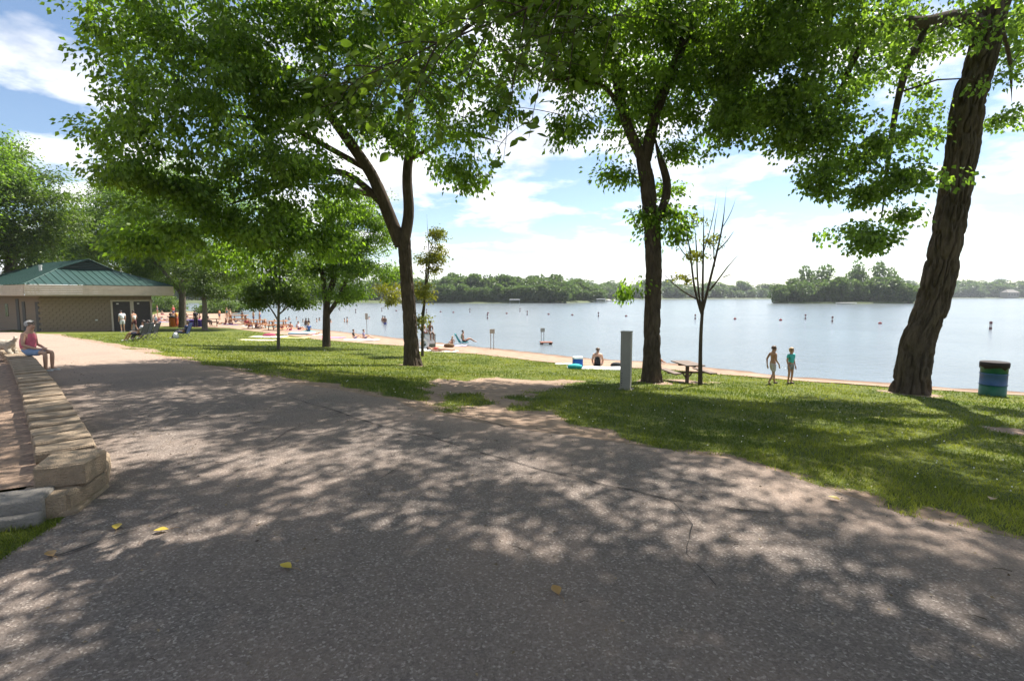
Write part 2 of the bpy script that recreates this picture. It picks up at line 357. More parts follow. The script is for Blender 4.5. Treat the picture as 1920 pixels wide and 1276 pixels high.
m, n, l = newmat('lake_water'); b = n['Principled BSDF']; setin(b, 'Base Color', (.15, .175, .195, 1)); setin(b, 'Roughness', .16); setin(b, 'IOR', 1.333); setin(b, 'Specular IOR Level', .5)
tcn = n.new('ShaderNodeTexCoord').outputs['Object']
mp = n.new('ShaderNodeMapping'); mp.inputs['Rotation'].default_value = (0, 0, R(25)); mp.inputs['Scale'].default_value = (1, 2.1, 1); l.new(tcn, mp.inputs[0])
w1 = noise(n, l, mp.outputs[0], 1.1, 4, .55); w2 = noise(n, l, mp.outputs[0], 4.5, 3, .6); w3 = noise(n, l, tcn, .09, 3, .5)
amp = ramp(n, l, w3, [(.35, (.45, .45, .45)), (.65, (1, 1, 1))])
hgt = mth(n, l, 'MULTIPLY', mth(n, l, 'ADD', w1, mth(n, l, 'MULTIPLY', w2, .35)), amp)
bump(n, l, b, hgt, .75, .12)
mb = MB(); mb.poly([(x, y, WATER_Z) for x, y in [(-2500, 160), (-150, 100), (-60, 60), (0, 18), (12, 10), (120, -60), (3000, -60), (3000, 4000), (-2500, 4000)]])
tag(mb.build('lake_water', m), kind='structure')

m = mat('bed_soil', (.25, .17, .12), .95, .35, 14, 1.0, 30)
sheet('planting_bed', densify(BED, .3, .0, 2), lambda x, y: path_z(y)+.17+.05*fbm(x*1.4, y*1.4, None, 4, 6), m, .3)

# ------------------------------------------------------------ trees
def tubes(branches, sides=6):
    Vs, Fs, off = [], [], 0
    for pts, rr in branches:
        P = np.asarray(pts, float); n_ = len(P); k = sides if max(rr) > .03 else 4
        D = np.gradient(P, axis=0); D /= np.linalg.norm(D, axis=1)[:, None]+1e-9
        ref = np.where(np.abs(D[:, 2:3]) > .9, [[1., 0, 0]], [[0, 0, 1.]]); U = np.cross(D, ref); U /= np.linalg.norm(U, axis=1)[:, None]+1e-9
        for i in range(1, n_):
            if U[i] @ U[i-1] < 0: U[i] = -U[i]
        W = np.cross(D, U); a = np.arange(k)*2*math.pi/k
        V = P[:, None]+np.asarray(rr)[:, None, None]*(np.cos(a)[None, :, None]*U[:, None]+np.sin(a)[None, :, None]*W[:, None])
        Vs.append(V.reshape(-1, 3)); i, j = np.meshgrid(np.arange(n_-1), np.arange(k), indexing='ij')
        q = np.stack([i*k+j, i*k+(j+1) % k, (i+1)*k+(j+1) % k, (i+1)*k+j], -1).reshape(-1, 4)+off; Fs.append(q); off += n_*k
    return np.concatenate(Vs), np.concatenate(Fs).astype(np.int32)
def smooth_line(P, n_):
    P = np.asarray(P, float); s = np.concatenate([[0], np.cumsum(np.linalg.norm(np.diff(P[:, :3], axis=0), axis=1))]); u = np.linspace(0, s[-1], n_)
    out_ = np.stack([np.interp(u, s, P[:, c]) for c in range(P.shape[1])], 1)
    for _ in range(3): out_[1:-1] = .25*out_[:-2]+.5*out_[1:-1]+.25*out_[2:]
    return out_
def bark_trunk(line, n_len, n_ang, depth, fv, fa, flare=.35, seed=1):
    L = smooth_line(line, n_len); P = L[:, :3]; rr = L[:, 3].copy(); D = np.gradient(P, axis=0); D /= np.linalg.norm(D, axis=1)[:, None]
    s = np.concatenate([[0], np.cumsum(np.linalg.norm(np.diff(P, axis=0), axis=1))]); rr *= 1+flare*np.exp(-s/.28)
    U = np.cross(D, [0, 1., 0]); U /= np.linalg.norm(U, axis=1)[:, None]; W = np.cross(D, U); a = np.arange(n_ang)*2*math.pi/n_ang
    ca, sa = np.cos(a)[None], np.sin(a)[None]; r0 = float(np.mean(rr)); SS = s[:, None]+0*ca
    wx, wy = ca*r0*fa, sa*r0*fa; wz = SS*fv
    warp = fbm(wx*.35+3, wy*.35, wz*.7, 3, seed+5)*1.3
    nz = vnoise(wx+warp, wy+warp, wz, seed)+.5*vnoise(wx*2.1+warp, wy*2.1, wz*2.3, seed+9)
    d = -1.5*depth*np.exp(-(nz/.2)**2)+.45*depth*np.abs(nz)+.3*depth*vnoise(wx*4, wy*4, wz*7, seed+3)
    lob = 1+.05*np.sin(3*a+seed)[None]+.10*np.exp(-SS/.35)*np.sin(5*a+seed)[None]+.05*fbm(ca*1.2, sa*1.2, SS*.8, 3, seed+2)
    rad_ = rr[:, None]*lob+d
    V = P[:, None]+rad_[..., None]*(ca[..., None]*U[:, None]+sa[..., None]*W[:, None])
    i, j = np.meshgrid(np.arange(n_len-1), np.arange(n_ang), indexing='ij')
    q = np.stack([i*n_ang+j, i*n_ang+(j+1) % n_ang, (i+1)*n_ang+(j+1) % n_ang, (i+1)*n_ang+j], -1).reshape(-1, 4)
    cav = np.broadcast_to(np.clip(d/depth*.5+.5, 0, 1), rad_.shape)
    return V.reshape(-1, 3), q.astype(np.int32), cav.ravel()
def leaf_arrays(P, axis, size, asp, seed):
    g = np.random.default_rng(seed); N = len(P); axis = axis/(np.linalg.norm(axis, axis=1)[:, None]+1e-9)
    nn = g.normal(size=(N, 3))*.75+np.array([0, 0, .8]); side = np.cross(axis, nn); side /= np.linalg.norm(side, axis=1)[:, None]+1e-9; up = np.cross(side, axis)
    sz = (size*g.uniform(.65, 1.25, N))[:, None]; w = sz*asp
    b0 = P; t = P+axis*sz-up*sz*.12; lft = P+axis*sz*.42+side*w*.5+up*w*.16; rgt = P+axis*sz*.42-side*w*.5+up*w*.16
    V = np.stack([b0, rgt, t, lft], 1).reshape(-1, 3); k = np.arange(N)*4
    Fc = np.concatenate([np.stack([k, k+1, k+2], 1), np.stack([k, k+2, k+3], 1)]).astype(np.int32)
    return V, Fc, np.repeat(np.clip(g.normal(.45, .24, N), 0, 1), 4)
def bark(name, dark, light, sc=1.):
    m, n, l = newmat(name); b = n['Principled BSDF']; setin(b, 'Roughness', .95); setin(b, 'Specular IOR Level', .12)
    tcn = n.new('ShaderNodeTexCoord').outputs['Object']; mp = n.new('ShaderNodeMapping'); mp.inputs['Scale'].default_value = (1, 1, .25); l.new(tcn, mp.inputs[0])
    c1 = ramp(n, l, noise(n, l, mp.outputs[0], 14*sc, 6, .7), [(.3, dark), (.7, light)]); c2 = ramp(n, l, noise(n, l, tcn, 1.3, 4, .6), [(.3, (.75, .75, .72)), (.7, (1.2, 1.15, 1.05))])
    l.new(mixc(n, l, 1., c1, c2, 'MULTIPLY'), b.inputs['Base Color']); bump(n, l, b, noise(n, l, mp.outputs[0], 38*sc, 6, .7), 1., .03); return m
BARK_D = bark('bark_dark', (.045, .034, .027), (.12, .095, .075)); BARK_G = bark('bark_grey', (.08, .066, .055), (.19, .165, .14))
LEAF_A = leafmat('leaf_green', (.052, .10, .016), (.19, .285, .048), (1.85, 2.0, .6), .54)
LEAF_B = leafmat('leaf_cottonwood', (.052, .095, .022), (.19, .275, .058), (1.85, 2.0, .7), .54)
LEAF_C = leafmat('leaf_bright', (.045, .085, .014), (.13, .19, .03), (1.5, 1.6, .6), .48)
LEAF_Y = leafmat('leaf_yellowing', (.10, .13, .018), (.24, .23, .035), (1.4, 1.4, .6), .48)
LEAF_F = leafmat('leaf_far', (.045, .080, .026), (.12, .165, .05), (1.5, 1.7, .9), .4)
def tree(label, base, limbs, blobs, n_clu, per, lsize, leafm, barkm, seed, sig=.34, asp=.58, trunk_kw=None, group=None, name='tree', extra=None, cat='tree', droop=.55):
    """limbs: lists of (x,y,z,r) in world space, first one is the trunk; blobs: (centre, radii, weight)"""
    g = np.random.default_rng(seed); base = np.array(base, float); root = thing(name, label, cat, tuple(base), 0, group)
    nodes, nrad = [], []; wood = []
    for q, L in enumerate(limbs):
        S_ = smooth_line(L, max(6, int(np.linalg.norm(np.diff(np.array(L)[:, :3], axis=0), axis=1).sum()/.22)))
        if q > 0: S_[:, 3] *= np.clip((1-np.linspace(0, 1, len(S_)))/.3, .12, 1)
        if q > 0 or not trunk_kw: wood.append((S_[:, :3]-base, S_[:, 3]))
        keep = S_ if q > 0 else S_[int(len(S_)*(trunk_kw or {}).get('bare', .45)):]
        nodes += list(keep[:, :3]); nrad += list(keep[:, 3])
    w = np.array([b_[2] if len(b_) > 2 else np.prod(b_[1])**.67 for b_ in blobs], float); w /= w.sum(); cl = []
    for (c, r_, *_), k in zip(blobs, g.multinomial(n_clu, w)):
        ns = max(1, int(round(k/5.5))); d = g.normal(size=(ns, 3)); d /= np.linalg.norm(d, axis=1)[:, None]
        sub = np.array(c)+d*np.array(r_)*(g.uniform(0, 1, ns)**(1/2.3)*np.where(g.uniform(0, 1, ns) < .15, 1.2, 1))[:, None]
        cl.append(sub[g.integers(0, ns, k)]+g.normal(size=(k, 3))*np.array([1, 1, .55])*(.16*float(np.mean(r_))+.12))
    cl = np.concatenate(cl); ND = np.array(nodes)
    order = np.argsort(np.min(np.linalg.norm(cl[:, None]-ND[None, ::3], axis=2), axis=1)); NN = np.zeros((len(nodes)+len(cl)*3, 3)); NN[:len(nodes)] = ND
    NR = np.zeros(len(NN)); NR[:len(nodes)] = nrad; cnt = len(nodes); dirs = np.zeros_like(cl)
    for ci in order:
        c = cl[ci]; dv = c-NN[:cnt]; dist = np.linalg.norm(dv, axis=1); k = int(np.argmin(dist+.7*np.maximum(0, -dv[:, 2])-.8*np.minimum(NR[:cnt], .12)))
        s_ = NN[k]; Lb = dist[k]; r0 = min(NR[k]*.62, .006+.011*Lb); bend = np.array([0, 0, .12*Lb])+g.normal(size=3)*.07*Lb
        m1 = s_+(c-s_)*.36+bend; m2 = s_+(c-s_)*.70+bend*.9; br = np.array([s_, m1, m2, c])
        wood.append((br-base, np.array([r0, r0*.8, r0*.58, max(.003, r0*.3)]))); dirs[ci] = (c-m1)/(Lb+1e-6)
        NN[cnt:cnt+3] = br[1:]; NR[cnt:cnt+3] = [r0*.8, r0*.58, max(.004, r0*.35)]; cnt += 3
    V, Fc = tubes(wood, 8); 
    if trunk_kw:
        kw = {k: v for k, v in trunk_kw.items() if k != 'bare'}; TV, TF, cav = bark_trunk(np.array(limbs[0])-np.r_[base, 0], seed=seed, **kw)
        link('trunk', mesh_np('trunk', TV, TF, barkm, smooth=True), root); link('branches', mesh_np('branches', V, Fc, barkm, smooth=True), root)
    else: link('trunk', mesh_np('trunk', V, Fc, barkm, smooth=True), root)
    N = n_clu*per; ci = np.repeat(np.arange(n_clu), per); csz = g.uniform(.5, 1.55, n_clu)[ci][:, None]; od = g.normal(size=(N, 3)); od /= np.linalg.norm(od, axis=1)[:, None]; off = od*(g.uniform(0, 1, N)**.45*1.75)[:, None]*np.array([sig, sig, sig*.62])*csz
    P = cl[ci]+off-dirs[ci]*(g.uniform(0, .9, N)*sig*1.6)[:, None]
    ax = off*1.2+dirs[ci]*.35+g.normal(size=(N, 3))*.3+np.array([0, 0, -droop]); LV, LF, tint = leaf_arrays(P-base, ax, lsize, asp, seed+1)
    ct = np.clip(g.normal(0, .16, n_clu), -.3, .3)[ci]; tint = np.clip(tint+np.repeat(ct, 4), 0, 1)
    tag(link('crown', mesh_np('crown', LV, LF, leafm, {'tint': tint}), root), kind='stuff'); return root
def PL(Y, pts, scale=1.):            # limb from photo positions (x, y, half width in px[, Y])
    out_ = []
    for p in pts:
        y_ = p[3] if len(p) > 3 else Y; q = at_y(p[0], p[1], y_); out_.append((q.x, q.y, q.z, p[2]*y_/FPX*scale))
    return out_
def BL(*bl): return [(tuple(at_y(x, y, Y)), r_) for x, y, Y, *r_ in [(b_[0], b_[1], b_[2], *b_[3:]) for b_ in bl]]
def BLB(bl): return [(np.array(at_y(b_[0], b_[1], b_[2])), np.array(b_[3:6])) for b_ in bl]
def WB(bl): return [(np.array(b_[:3], float), np.array(b_[3:6], float), float(np.prod(b_[3:6]))**.67*WK) for b_ in bl]
WK = .62
Y1, Y2, Y3 = T1.y, T2.y, T3.y
limbs1 = [PL(Y1, [(773, 688, 18), (770, 640, 16.5), (768, 600, 15.5), (762, 520, 14.5), (757, 450, 15)], .8),
          PL(Y1, [(757, 455, 11), (768, 400, 10), (762, 330, 9), (772, 250, 8), (758, 150, 7), (772, 60, 6), (800, -60, 5), (820, -200, 3)]),
          PL(Y1, [(752, 460, 12), (732, 410, 12), (700, 330, 11, Y1-.3), (655, 265, 10, Y1-.8), (600, 190, 8, Y1-1.4), (520, 130, 6.5, Y1-2), (430, 70, 5, Y1-2.6), (330, 30, 3, Y1-3)]),
          PL(Y1, [(720, 385, 7), (680, 345, 6.5, Y1-.3), (640, 318, 6, Y1-.8), (560, 330, 5, Y1-1.6), (470, 370, 4, Y1-2.2), (380, 400, 2.5, Y1-2.6)]),
          PL(Y1, [(690, 318, 6), (640, 290, 5.5, Y1-.8), (540, 235, 5, Y1-1.8), (430, 215, 4, Y1-2.6), (300, 220, 3, Y1-3.2), (220, 260, 2, Y1-3.4)]),
          PL(Y1, [(740, 425, 6), (715, 370, 5.5, Y1+1), (640, 350, 5, Y1+1.5), (560, 345, 3, Y1+2)]),
          PL(Y1, [(765, 200, 5), (800, 120, 4.5, Y1-.4), (860, 60, 4, Y1-1), (940, 10, 3, Y1-1.4), (1000, -60, 2.5, Y1-1.6)]),
          PL(Y1, [(766, 300, 4), (820, 270, 3.5, Y1-.6), (880, 250, 3, Y1-1.2), (950, 270, 2, Y1-1.6)])]
bl1 = BLB([(325, 110, 13.2, 2.4, 2.2, 1.5), (205, 50, 12.8, .9, 1, .45), (255, 250, 13, 1.2, 1.5, 1.1), (230, 345, 13, .7, .8, .65), (420, 80, 13.5, 2.8, 2.5, 1.7), (420, 240, 13.4, 2.4, 2.4, 1.5),
           (390, 390, 13.8, 2.1, 2.0, 1.15), (300, 470, 14.5, 1.0, 1.4, .7), (540, 320, 14.6, 1.9, 2.0, 1.3), (560, 60, 15, 2.8, 2.6, 1.8), (620, 200, 15.2, 2, 2, 1.5), (700, 60, 16, 2.8, 2.6, 1.9), (700, 220, 15.4, 1.7, 1.8, 1.2),
           (850, 60, 15.2, 2.6, 2.6, 1.8), (900, 190, 14.8, 1.7, 1.8, 1.1), (840, 290, 14.8, 1.0, 1.2, .7), (930, 345, 14.8, .75, .6, .3), (500, 460, 15.5, 1.5, 1.6, .9), (640, 420, 16.8, 1.1, 1.5, 1.1), (1000, 90, 14.6, 1.3, 1.6, 1.5), (450, 440, 14.6, 1.6, 1.6, .8), (560, 420, 15.6, 1.3, 1.4, .9), (330, 330, 13.6, 1.5, 1.6, 1.0)])
bl1 += WB([(-4.5, 13.5, 9.6, 3.2, 2.6, 1.3), (-6, 14, 11, 4.6, 3.8, 2.2), (-1, 15, 11.5, 4, 3.6, 2.5), (-9.5, 12.5, 9.5, 2.5, 2.6, 1.6), (-2, 11.5, 9.3, 3.2, 2.2, 1.2)])
tree('large dark leafy tree with forked trunk on the lawn, limbs spreading over the path', T1, limbs1, bl1, 1560, 62, .145, LEAF_A, BARK_D, 11, .27, trunk_kw=dict(n_len=160, n_ang=96, depth=.022, fv=1.8, fa=13, bare=.8), name='tree')
limbs2 = [PL(Y2, [(1222, 722, 20), (1222, 660, 18), (1223, 600, 17), (1226, 500, 16.5), (1222, 420, 16.5), (1213, 340, 15), (1205, 295, 14)], .86),
          PL(Y2, [(1207, 300, 11), (1190, 270, 10), (1168, 212, 9), (1150, 110, 8.5), (1112, 40, 7), (1080, -40, 6), (1040, -160, 4)]),
          PL(Y2, [(1210, 300, 11), (1230, 205, 10), (1262, 132, 9), (1285, 66, 8.5), (1313, 0, 8), (1350, -120, 6), (1370, -260, 4)]),
          PL(Y2, [(1226, 425, 8), (1246, 385, 8), (1255, 348, 8), (1243, 310, 7), (1231, 280, 5), (1225, 240, 3)]),
          PL(Y2, [(1180, 240, 4.5), (1140, 160, 4, Y2-.4), (1085, 148, 3.5, Y2-.8), (1010, 150, 2.5, Y2-1.2)]),
          PL(Y2, [(1290, 60, 4.5), (1330, 100, 4, Y2-.3), (1380, 90, 3.5, Y2-.8), (1450, 120, 2.5, Y2-1)])]
bl2 = BLB([(1120, 60, Y2, 1.9, 2.2, 1.4), (1260, 50, Y2+.3, 1.9, 2.2, 1.4), (1215, 190, Y2, 1.2, 1.5, 1.1), (1340, 110, Y2-.4, 1.3, 1.8, 1.3), (1300, 250, Y2-.3, .8, 1, .8), (1060, 180, Y2-.8, 1.2, 1.4, 1.1), (1400, 190, Y2-.8, 1.1, 1.2, 1.0),
           (1175, 330, Y2, .4, .5, .45), (1180, 415, Y2, .45, .4, .5), (1262, 450, Y2-.1, .4, .4, .75), (1300, 345, Y2-.2, .75, .6, .35), (1188, 565, Y2-.1, .3, .25, .35), (1240, 400, Y2, .3, .4, .5)])
bl2 += WB([(4.5, 14.2, 11.5, 4.2, 3.8, 2.6), (2.5, 11.5, 9.5, 3, 2.4, 1.4), (6.5, 11, 9.6, 2.6, 2.2, 1.3), (.5, 12.5, 9.6, 2.8, 2.2, 1.2)])
tree('tall tree with ivy-like shoots on its straight trunk beside the picnic table', T2, limbs2, bl2, 960, 64, .14, LEAF_A, BARK_D, 23, .26, trunk_kw=dict(n_len=240, n_ang=110, depth=.026, fv=1.6, fa=13, bare=.85, flare=.25))
limbs3 = [PL(Y3, [(1706, 745, 47), (1712, 690, 43.5), (1720, 640, 42), (1748, 568, 40.5), (1763, 505, 40), (1787, 380, 38), (1803, 280, 39), (1813, 205, 39), (1824, 160, 39), (1844, 95, 35), (1864, 0, 36), (1880, -120, 32), (1900, -260, 26)], .62),
          PL(Y3, [(1850, 60, 17), (1800, 30, 14, Y3-.3), (1735, 45, 12, Y3-.7), (1640, 40, 10, Y3-1.2), (1540, 70, 8, Y3-1.5), (1440, 120, 5, Y3-1.8)]),
          PL(Y3, [(1745, 45, 8, Y3-.6), (1700, 120, 7, Y3-.9), (1680, 200, 5, Y3-1.1), (1665, 300, 4, Y3-1.2), (1655, 400, 2.5, Y3-1.2), (1640, 460, 1.5, Y3-1.2)]),
          PL(Y3, [(1640, 45, 7, Y3-1.2), (1590, 130, 5.5, Y3-1.5), (1560, 230, 4, Y3-1.6), (1555, 320, 2.5, Y3-1.6)]),
          PL(Y3, [(1885, -100, 16), (1850, -200, 13, Y3-1.5), (1750, -300, 10, Y3-3), (1600, -380, 7, Y3-4.5)]),
          PL(Y3, [(1875, 40, 4, Y3+.2), (1895, 110, 3, Y3+.4), (1897, 190, 2, Y3+.6)])]
bl3 = BLB([(1480, 110, 13, 1.8, 2, 1.7), (1420, 220, 13.3, 1.2, 1.4, .9), (1590, 200, 13, 1.5, 1.7, 1.6), (1680, 300, 13, .85, 1, 1.2), (1645, 400, 13, .55, .6, .95), (1540, 320, 13, .9, .9, .6), (1680, 90, Y3+1, 1.4, 1.2, 1.4),
           (1560, 20, 13, 2.3, 2.2, 1.4), (1888, 210, Y3+.8, .3, .5, .7), (1910, 60, Y3+1.3, .7, .8, 1.2), (1725, 220, Y3+.6, .5, .6, 1.0), (1620, 470, 13, .2, .2, .3), (1700, 400, 13, .35, .35, .4), (1380, 60, 13.5, 1.2, 1.4, 1.2)])
bl3 += WB([(9, 11, 11.5, 4.5, 4, 2.4), (5.5, 8.5, 9.6, 3, 2.6, 1.3), (12, 12, 9.5, 2.5, 3, 2), (9, 7.5, 9, 2.6, 2.2, 1.2)])
tree('massive leaning cottonwood with deeply furrowed bark beside the drum bin', T3, limbs3, bl3, 1180, 60, .112, LEAF_B, BARK_D, 37, .25, asp=.85, trunk_kw=dict(n_len=420, n_ang=250, depth=.05, fv=1.1, fa=8.0, bare=.8, flare=.26))
# the tree just out of frame whose bough hangs over the path
SB = (8.6, 1.2, H(8.6, 1.2))
limbsS = [[(8.6, 1.2, -.1, .42), (8.5, 1.3, 2, .36), (8.2, 1.6, 4, .33), (7.8, 2, 6, .28), (7.4, 2.4, 8.5, .2), (7, 3, 11, .1)],
          [(8.1, 1.8, 4.6, .2), (6.6, 3, 5.6, .16), (4.6, 4.4, 6.3, .10), (3.2, 5.0, 6.0, .06), (2.1, 5.4, 5.35, .042), (1.0, 5.2, 4.95, .03), (.1, 5.4, 4.6, .02), (-.9, 5.1, 4.1, .013), (-1.6, 5.1, 3.75, .008)],
          [(7.8, 2, 6, .18), (5.5, 4.6, 7.6, .13), (3, 6.6, 8.4, .09), (.5, 8, 8.6, .05)], [(7.7, 2.1, 6.6, .15), (5, 2.5, 8.3, .11), (2, 3.5, 9, .07), (-1, 5.5, 9.2, .04)], [(7.5, 2.3, 7.5, .13), (8.5, 5, 9, .09), (8, 8, 9.6, .04)]]
blS = WB([(4, 6.8, 8.8, 3.2, 2.4, 1.1), (.5, 7.8, 8.8, 2.6, 2, .9), (1, 4.5, 9.2, 3.4, 2.2, 1), (7, 4, 9.6, 3, 3, 1.4), (-2.5, 6.2, 9.2, 2, 1.8, .8), (5, 1, 9.5, 3, 3, 1.4)])
shade_tree = tree('tree beside the path with a long low bough of large bright leaves over the asphalt', SB, limbsS, blS, 400, 190, .14, LEAF_A, BARK_D, 41, .36)

# ------------------------------------------------------------ bough with large leaves, leaf by leaf
def big_leaf(size):
    out_ = [(0, 0), (.16, .18), (.27, .40), (.24, .62), (.11, .85), (0, 1.02)]; V = []; Fc = []
    for i, (w, t) in enumerate(out_): V += [(-w*size, t*size, .10*w*size+.02*math.sin(t*5)*size-.10*t*t*size), (0, t*size, -.10*t*t*size-.01*size), (w*size, t*size, .10*w*size-.02*math.sin(t*4)*size-.10*t*t*size)]
    for i in range(len(out_)-1):
        a, b_ = i*3, i*3+3; Fc += [(a, a+1, b_+1, b_), (a+1, a+2, b_+2, b_+1)]
    return V, Fc
lm = []
for q in range(4):
    V, Fc = big_leaf(.135); tint = .35+.2*q
    me = mesh_np('leaf', V, Fc, LEAF_C, {'tint': np.full(len(V), tint)}, smooth=True); lm.append(me)
gB = np.random.default_rng(5); tw = []; leaf_list = []; extra_leaf = []
bough = np.array(limbsS[1])[:, :3]; bl_ = smooth_line(np.array(limbsS[1]), 60)
spray = [(x, y, Y) for x, y, Y in [(620, 205, 5.0), (680, 235, 5.0), (600, 150, 5.1), (720, 170, 5.0), (760, 240, 5.0), (810, 130, 5.0), (860, 200, 5.2), (800, 60, 5.2), (900, 90, 5.0), (960, 160, 5.2), (880, 20, 5.0), (1000, 60, 5.2), (950, 250, 5.4), (1040, 130, 5.3), (1090, 40, 5.2), (1000, 210, 5.4), (700, 110, 5.2), (780, 190, 4.8), (1060, 210, 5.5), (920, -20, 5.1), (1130, 110, 5.4), (660, 180, 5.2)]]
for (px, py, Y) in spray:
    c = np.array(at_y(px, py, Y)); sc_ = np.linalg.norm(bl_[8:, :3]-(c+np.array([.55, .0, .25])), axis=1); k = int(np.argmin(sc_))+8; s_ = bl_[k, :3]
    mid = s_*.45+c*.55+np.array([0, 0, .10]); P_ = smooth_line(np.array([s_, mid, c, c+(c-mid)*.35-np.array([0, 0, .04])]), 14)
    tw.append((P_-np.array(SB), np.linspace(.008, .0025, 14)))
    for t in range(11):
        i = gB.integers(5, 14); leaf_list.append((P_[i]+gB.normal(size=3)*.05, P_[-1]-P_[0]))
    for t in range(4):
        i = gB.integers(3, 12); e = P_[i]+gB.normal(size=3)*np.array([.3, .25, .12])+np.array([-.12, 0, -.05]); Q_ = smooth_line(np.array([P_[i], (P_[i]+e)/2+np.array([0, 0, .04]), e]), 6); tw.append((Q_-np.array(SB), np.linspace(.005, .002, 6)))
        for q in range(5): extra_leaf.append((Q_[gB.integers(2, 6)]+gB.normal(size=3)*.05, e-P_[i]))
V, Fc = tubes(tw, 6); bo = link('bough', mesh_np('bough', V, Fc, BARK_D, smooth=True), shade_tree)
ev = []; ef = []; et = []; bv, bf = big_leaf(.125); bv = np.array(bv)
for i, (p, d) in enumerate(extra_leaf):
    az = math.atan2(d[1], d[0])-math.pi/2+gB.normal()*.9; M_ = np.array((Matrix.Rotation(az, 3, 'Z') @ Matrix.Rotation(gB.normal(0, .45), 3, 'Y') @ Matrix.Rotation(gB.normal(-.45, .35), 3, 'X')))
    ev.append((bv*gB.uniform(.7, 1.15)) @ M_.T+(p-np.array(SB))); ef += [tuple(q+i*len(bv) for q in f) for f in bf]; et += [gB.uniform(.1, .9)]*len(bv)
tag(link('bough_foliage', mesh_np('bough_foliage', np.concatenate(ev), np.array(ef, np.int32), LEAF_C, {'tint': et}, smooth=True), shade_tree), kind='stuff')
for p, d in leaf_list[:290]:
    az = math.atan2(d[1], d[0])-math.pi/2+gB.normal()*.9; o = link('leaf', lm[gB.integers(0, 4)], bo)
    o.location = tuple(p-np.array(SB)); o.rotation_euler = (gB.normal(-.45, .35), gB.normal(0, .45), az); s_ = gB.uniform(.7, 1.2); o.scale = (s_, s_, s_)

# ------------------------------------------------------------ smaller trees on the lawn and behind the building
def small_tree(label, px, py, hw, crown, n_clu, per, lsize, leafm, barkm, seed, fork=None, group=None, Y=None, sig=.3, droop=.55, top=None):
    b_ = ground(px, py) if Y is None else at_y(px, py, Y); Y = b_.y
    tp = top or (crown[0][0], crown[0][1]); L0 = PL(Y, [(px, py+3, hw*1.15), (px, (py*2+tp[1])/3, hw*.85), ((px+tp[0])/2, (py+tp[1])/2, hw*.75), (tp[0], tp[1], hw*.4)]); limbs = [L0]
    for f in (fork or []): limbs.append(PL(Y, f))
    return tree(label, tuple(b_), limbs, [(np.array(at_y(c[0], c[1], Y+(c[5] if len(c) > 5 else 0))), np.array(c[2:5])) for c in crown], n_clu, per, lsize, leafm, barkm, seed, sig, group=group, droop=droop)
small_tree('slender young maple with a low round crown on the lawn', 522, 655, 3, [(522, 540, 1.35, 1.3, .85), (530, 500, .9, .9, .6), (480, 560, .7, .7, .4), (565, 560, .6, .6, .4)], 230, 60, .12, LEAF_C, BARK_G, 51, [[(522, 590, 1.6), (540, 575, 1.2), (556, 560, .8)], [(521, 600, 1.6), (505, 570, 1.2), (480, 556, .8)]], sig=.22, top=(524, 470))
small_tree('medium shade tree with sturdy dark trunk standing at the sand edge', 612, 650, 7.2, [(640, 470, 2.0, 2, 1.9), (690, 500, 1.4, 1.4, 1.2), (590, 500, 1.5, 1.6, 1.1), (640, 400, 1.5, 1.5, 1.2), (660, 550, 1.5, 1.3, .45), (710, 440, 1.0, 1, .8), (575, 440, 1, 1, .9), (540, 400, .9, 1, .8), (700, 380, .8, .8, .7), (735, 520, .5, .5, .4)], 640, 70, .12, LEAF_A, BARK_D, 53, [[(612, 585, 5), (606, 520, 4.5), (590, 460, 3)], [(614, 590, 4), (635, 560, 4), (660, 500, 3), (690, 450, 2)]], sig=.30, top=(640, 400))
small_tree('tree with straight trunk beside the building eave', 342, 614, 6, [(335, 440, 3.6, 3, 2.6), (270, 480, 3, 2.6, 1.7), (400, 470, 2.8, 2.6, 1.9), (320, 350, 3.2, 3, 2.4), (240, 420, 2.2, 2, 1.6), (440, 520, 2.1, 2, 1.1), (285, 530, 2.0, 2, .9), (480, 470, 2.2, 2, 1.8), (420, 380, 2.6, 2, 1.8)], 1150, 70, .17, LEAF_A, BARK_G, 57, [[(340, 550, 4), (300, 500, 3), (260, 460, 2)], [(340, 540, 4), (380, 490, 3), (420, 450, 2)]], sig=.5, top=(330, 380))
small_tree('tree with pale trunk beside the picnic bench on the beach walk', 384, 619, 4.6, [(385, 530, 1.7, 1.6, 1.2), (370, 500, 1.8, 1.7, 1.2), (420, 545, 1.4, 1.2, .7)], 260, 60, .16, LEAF_C, BARK_G, 59, sig=.4, top=(378, 480))
small_tree('thin yellowing young tree close behind the big forked trunk', 792, 668, 2.6, [(818, 440, .35, .4, .5), (808, 500, .4, .4, .6), (795, 545, .55, .5, .4), (820, 470, .35, .3, .4), (735, 550, .6, .6, .4, 1), (800, 600, .3, .3, .3)], 110, 46, .11, LEAF_Y, BARK_D, 61, [[(791, 600, 1.5), (800, 520, 1.1), (815, 430, .6)], [(791, 590, 1.3), (806, 500, 1), (800, 400, .5)], [(790, 620, 1.3), (765, 580, 1), (738, 555, .6)]], sig=.2, top=(800, 480))
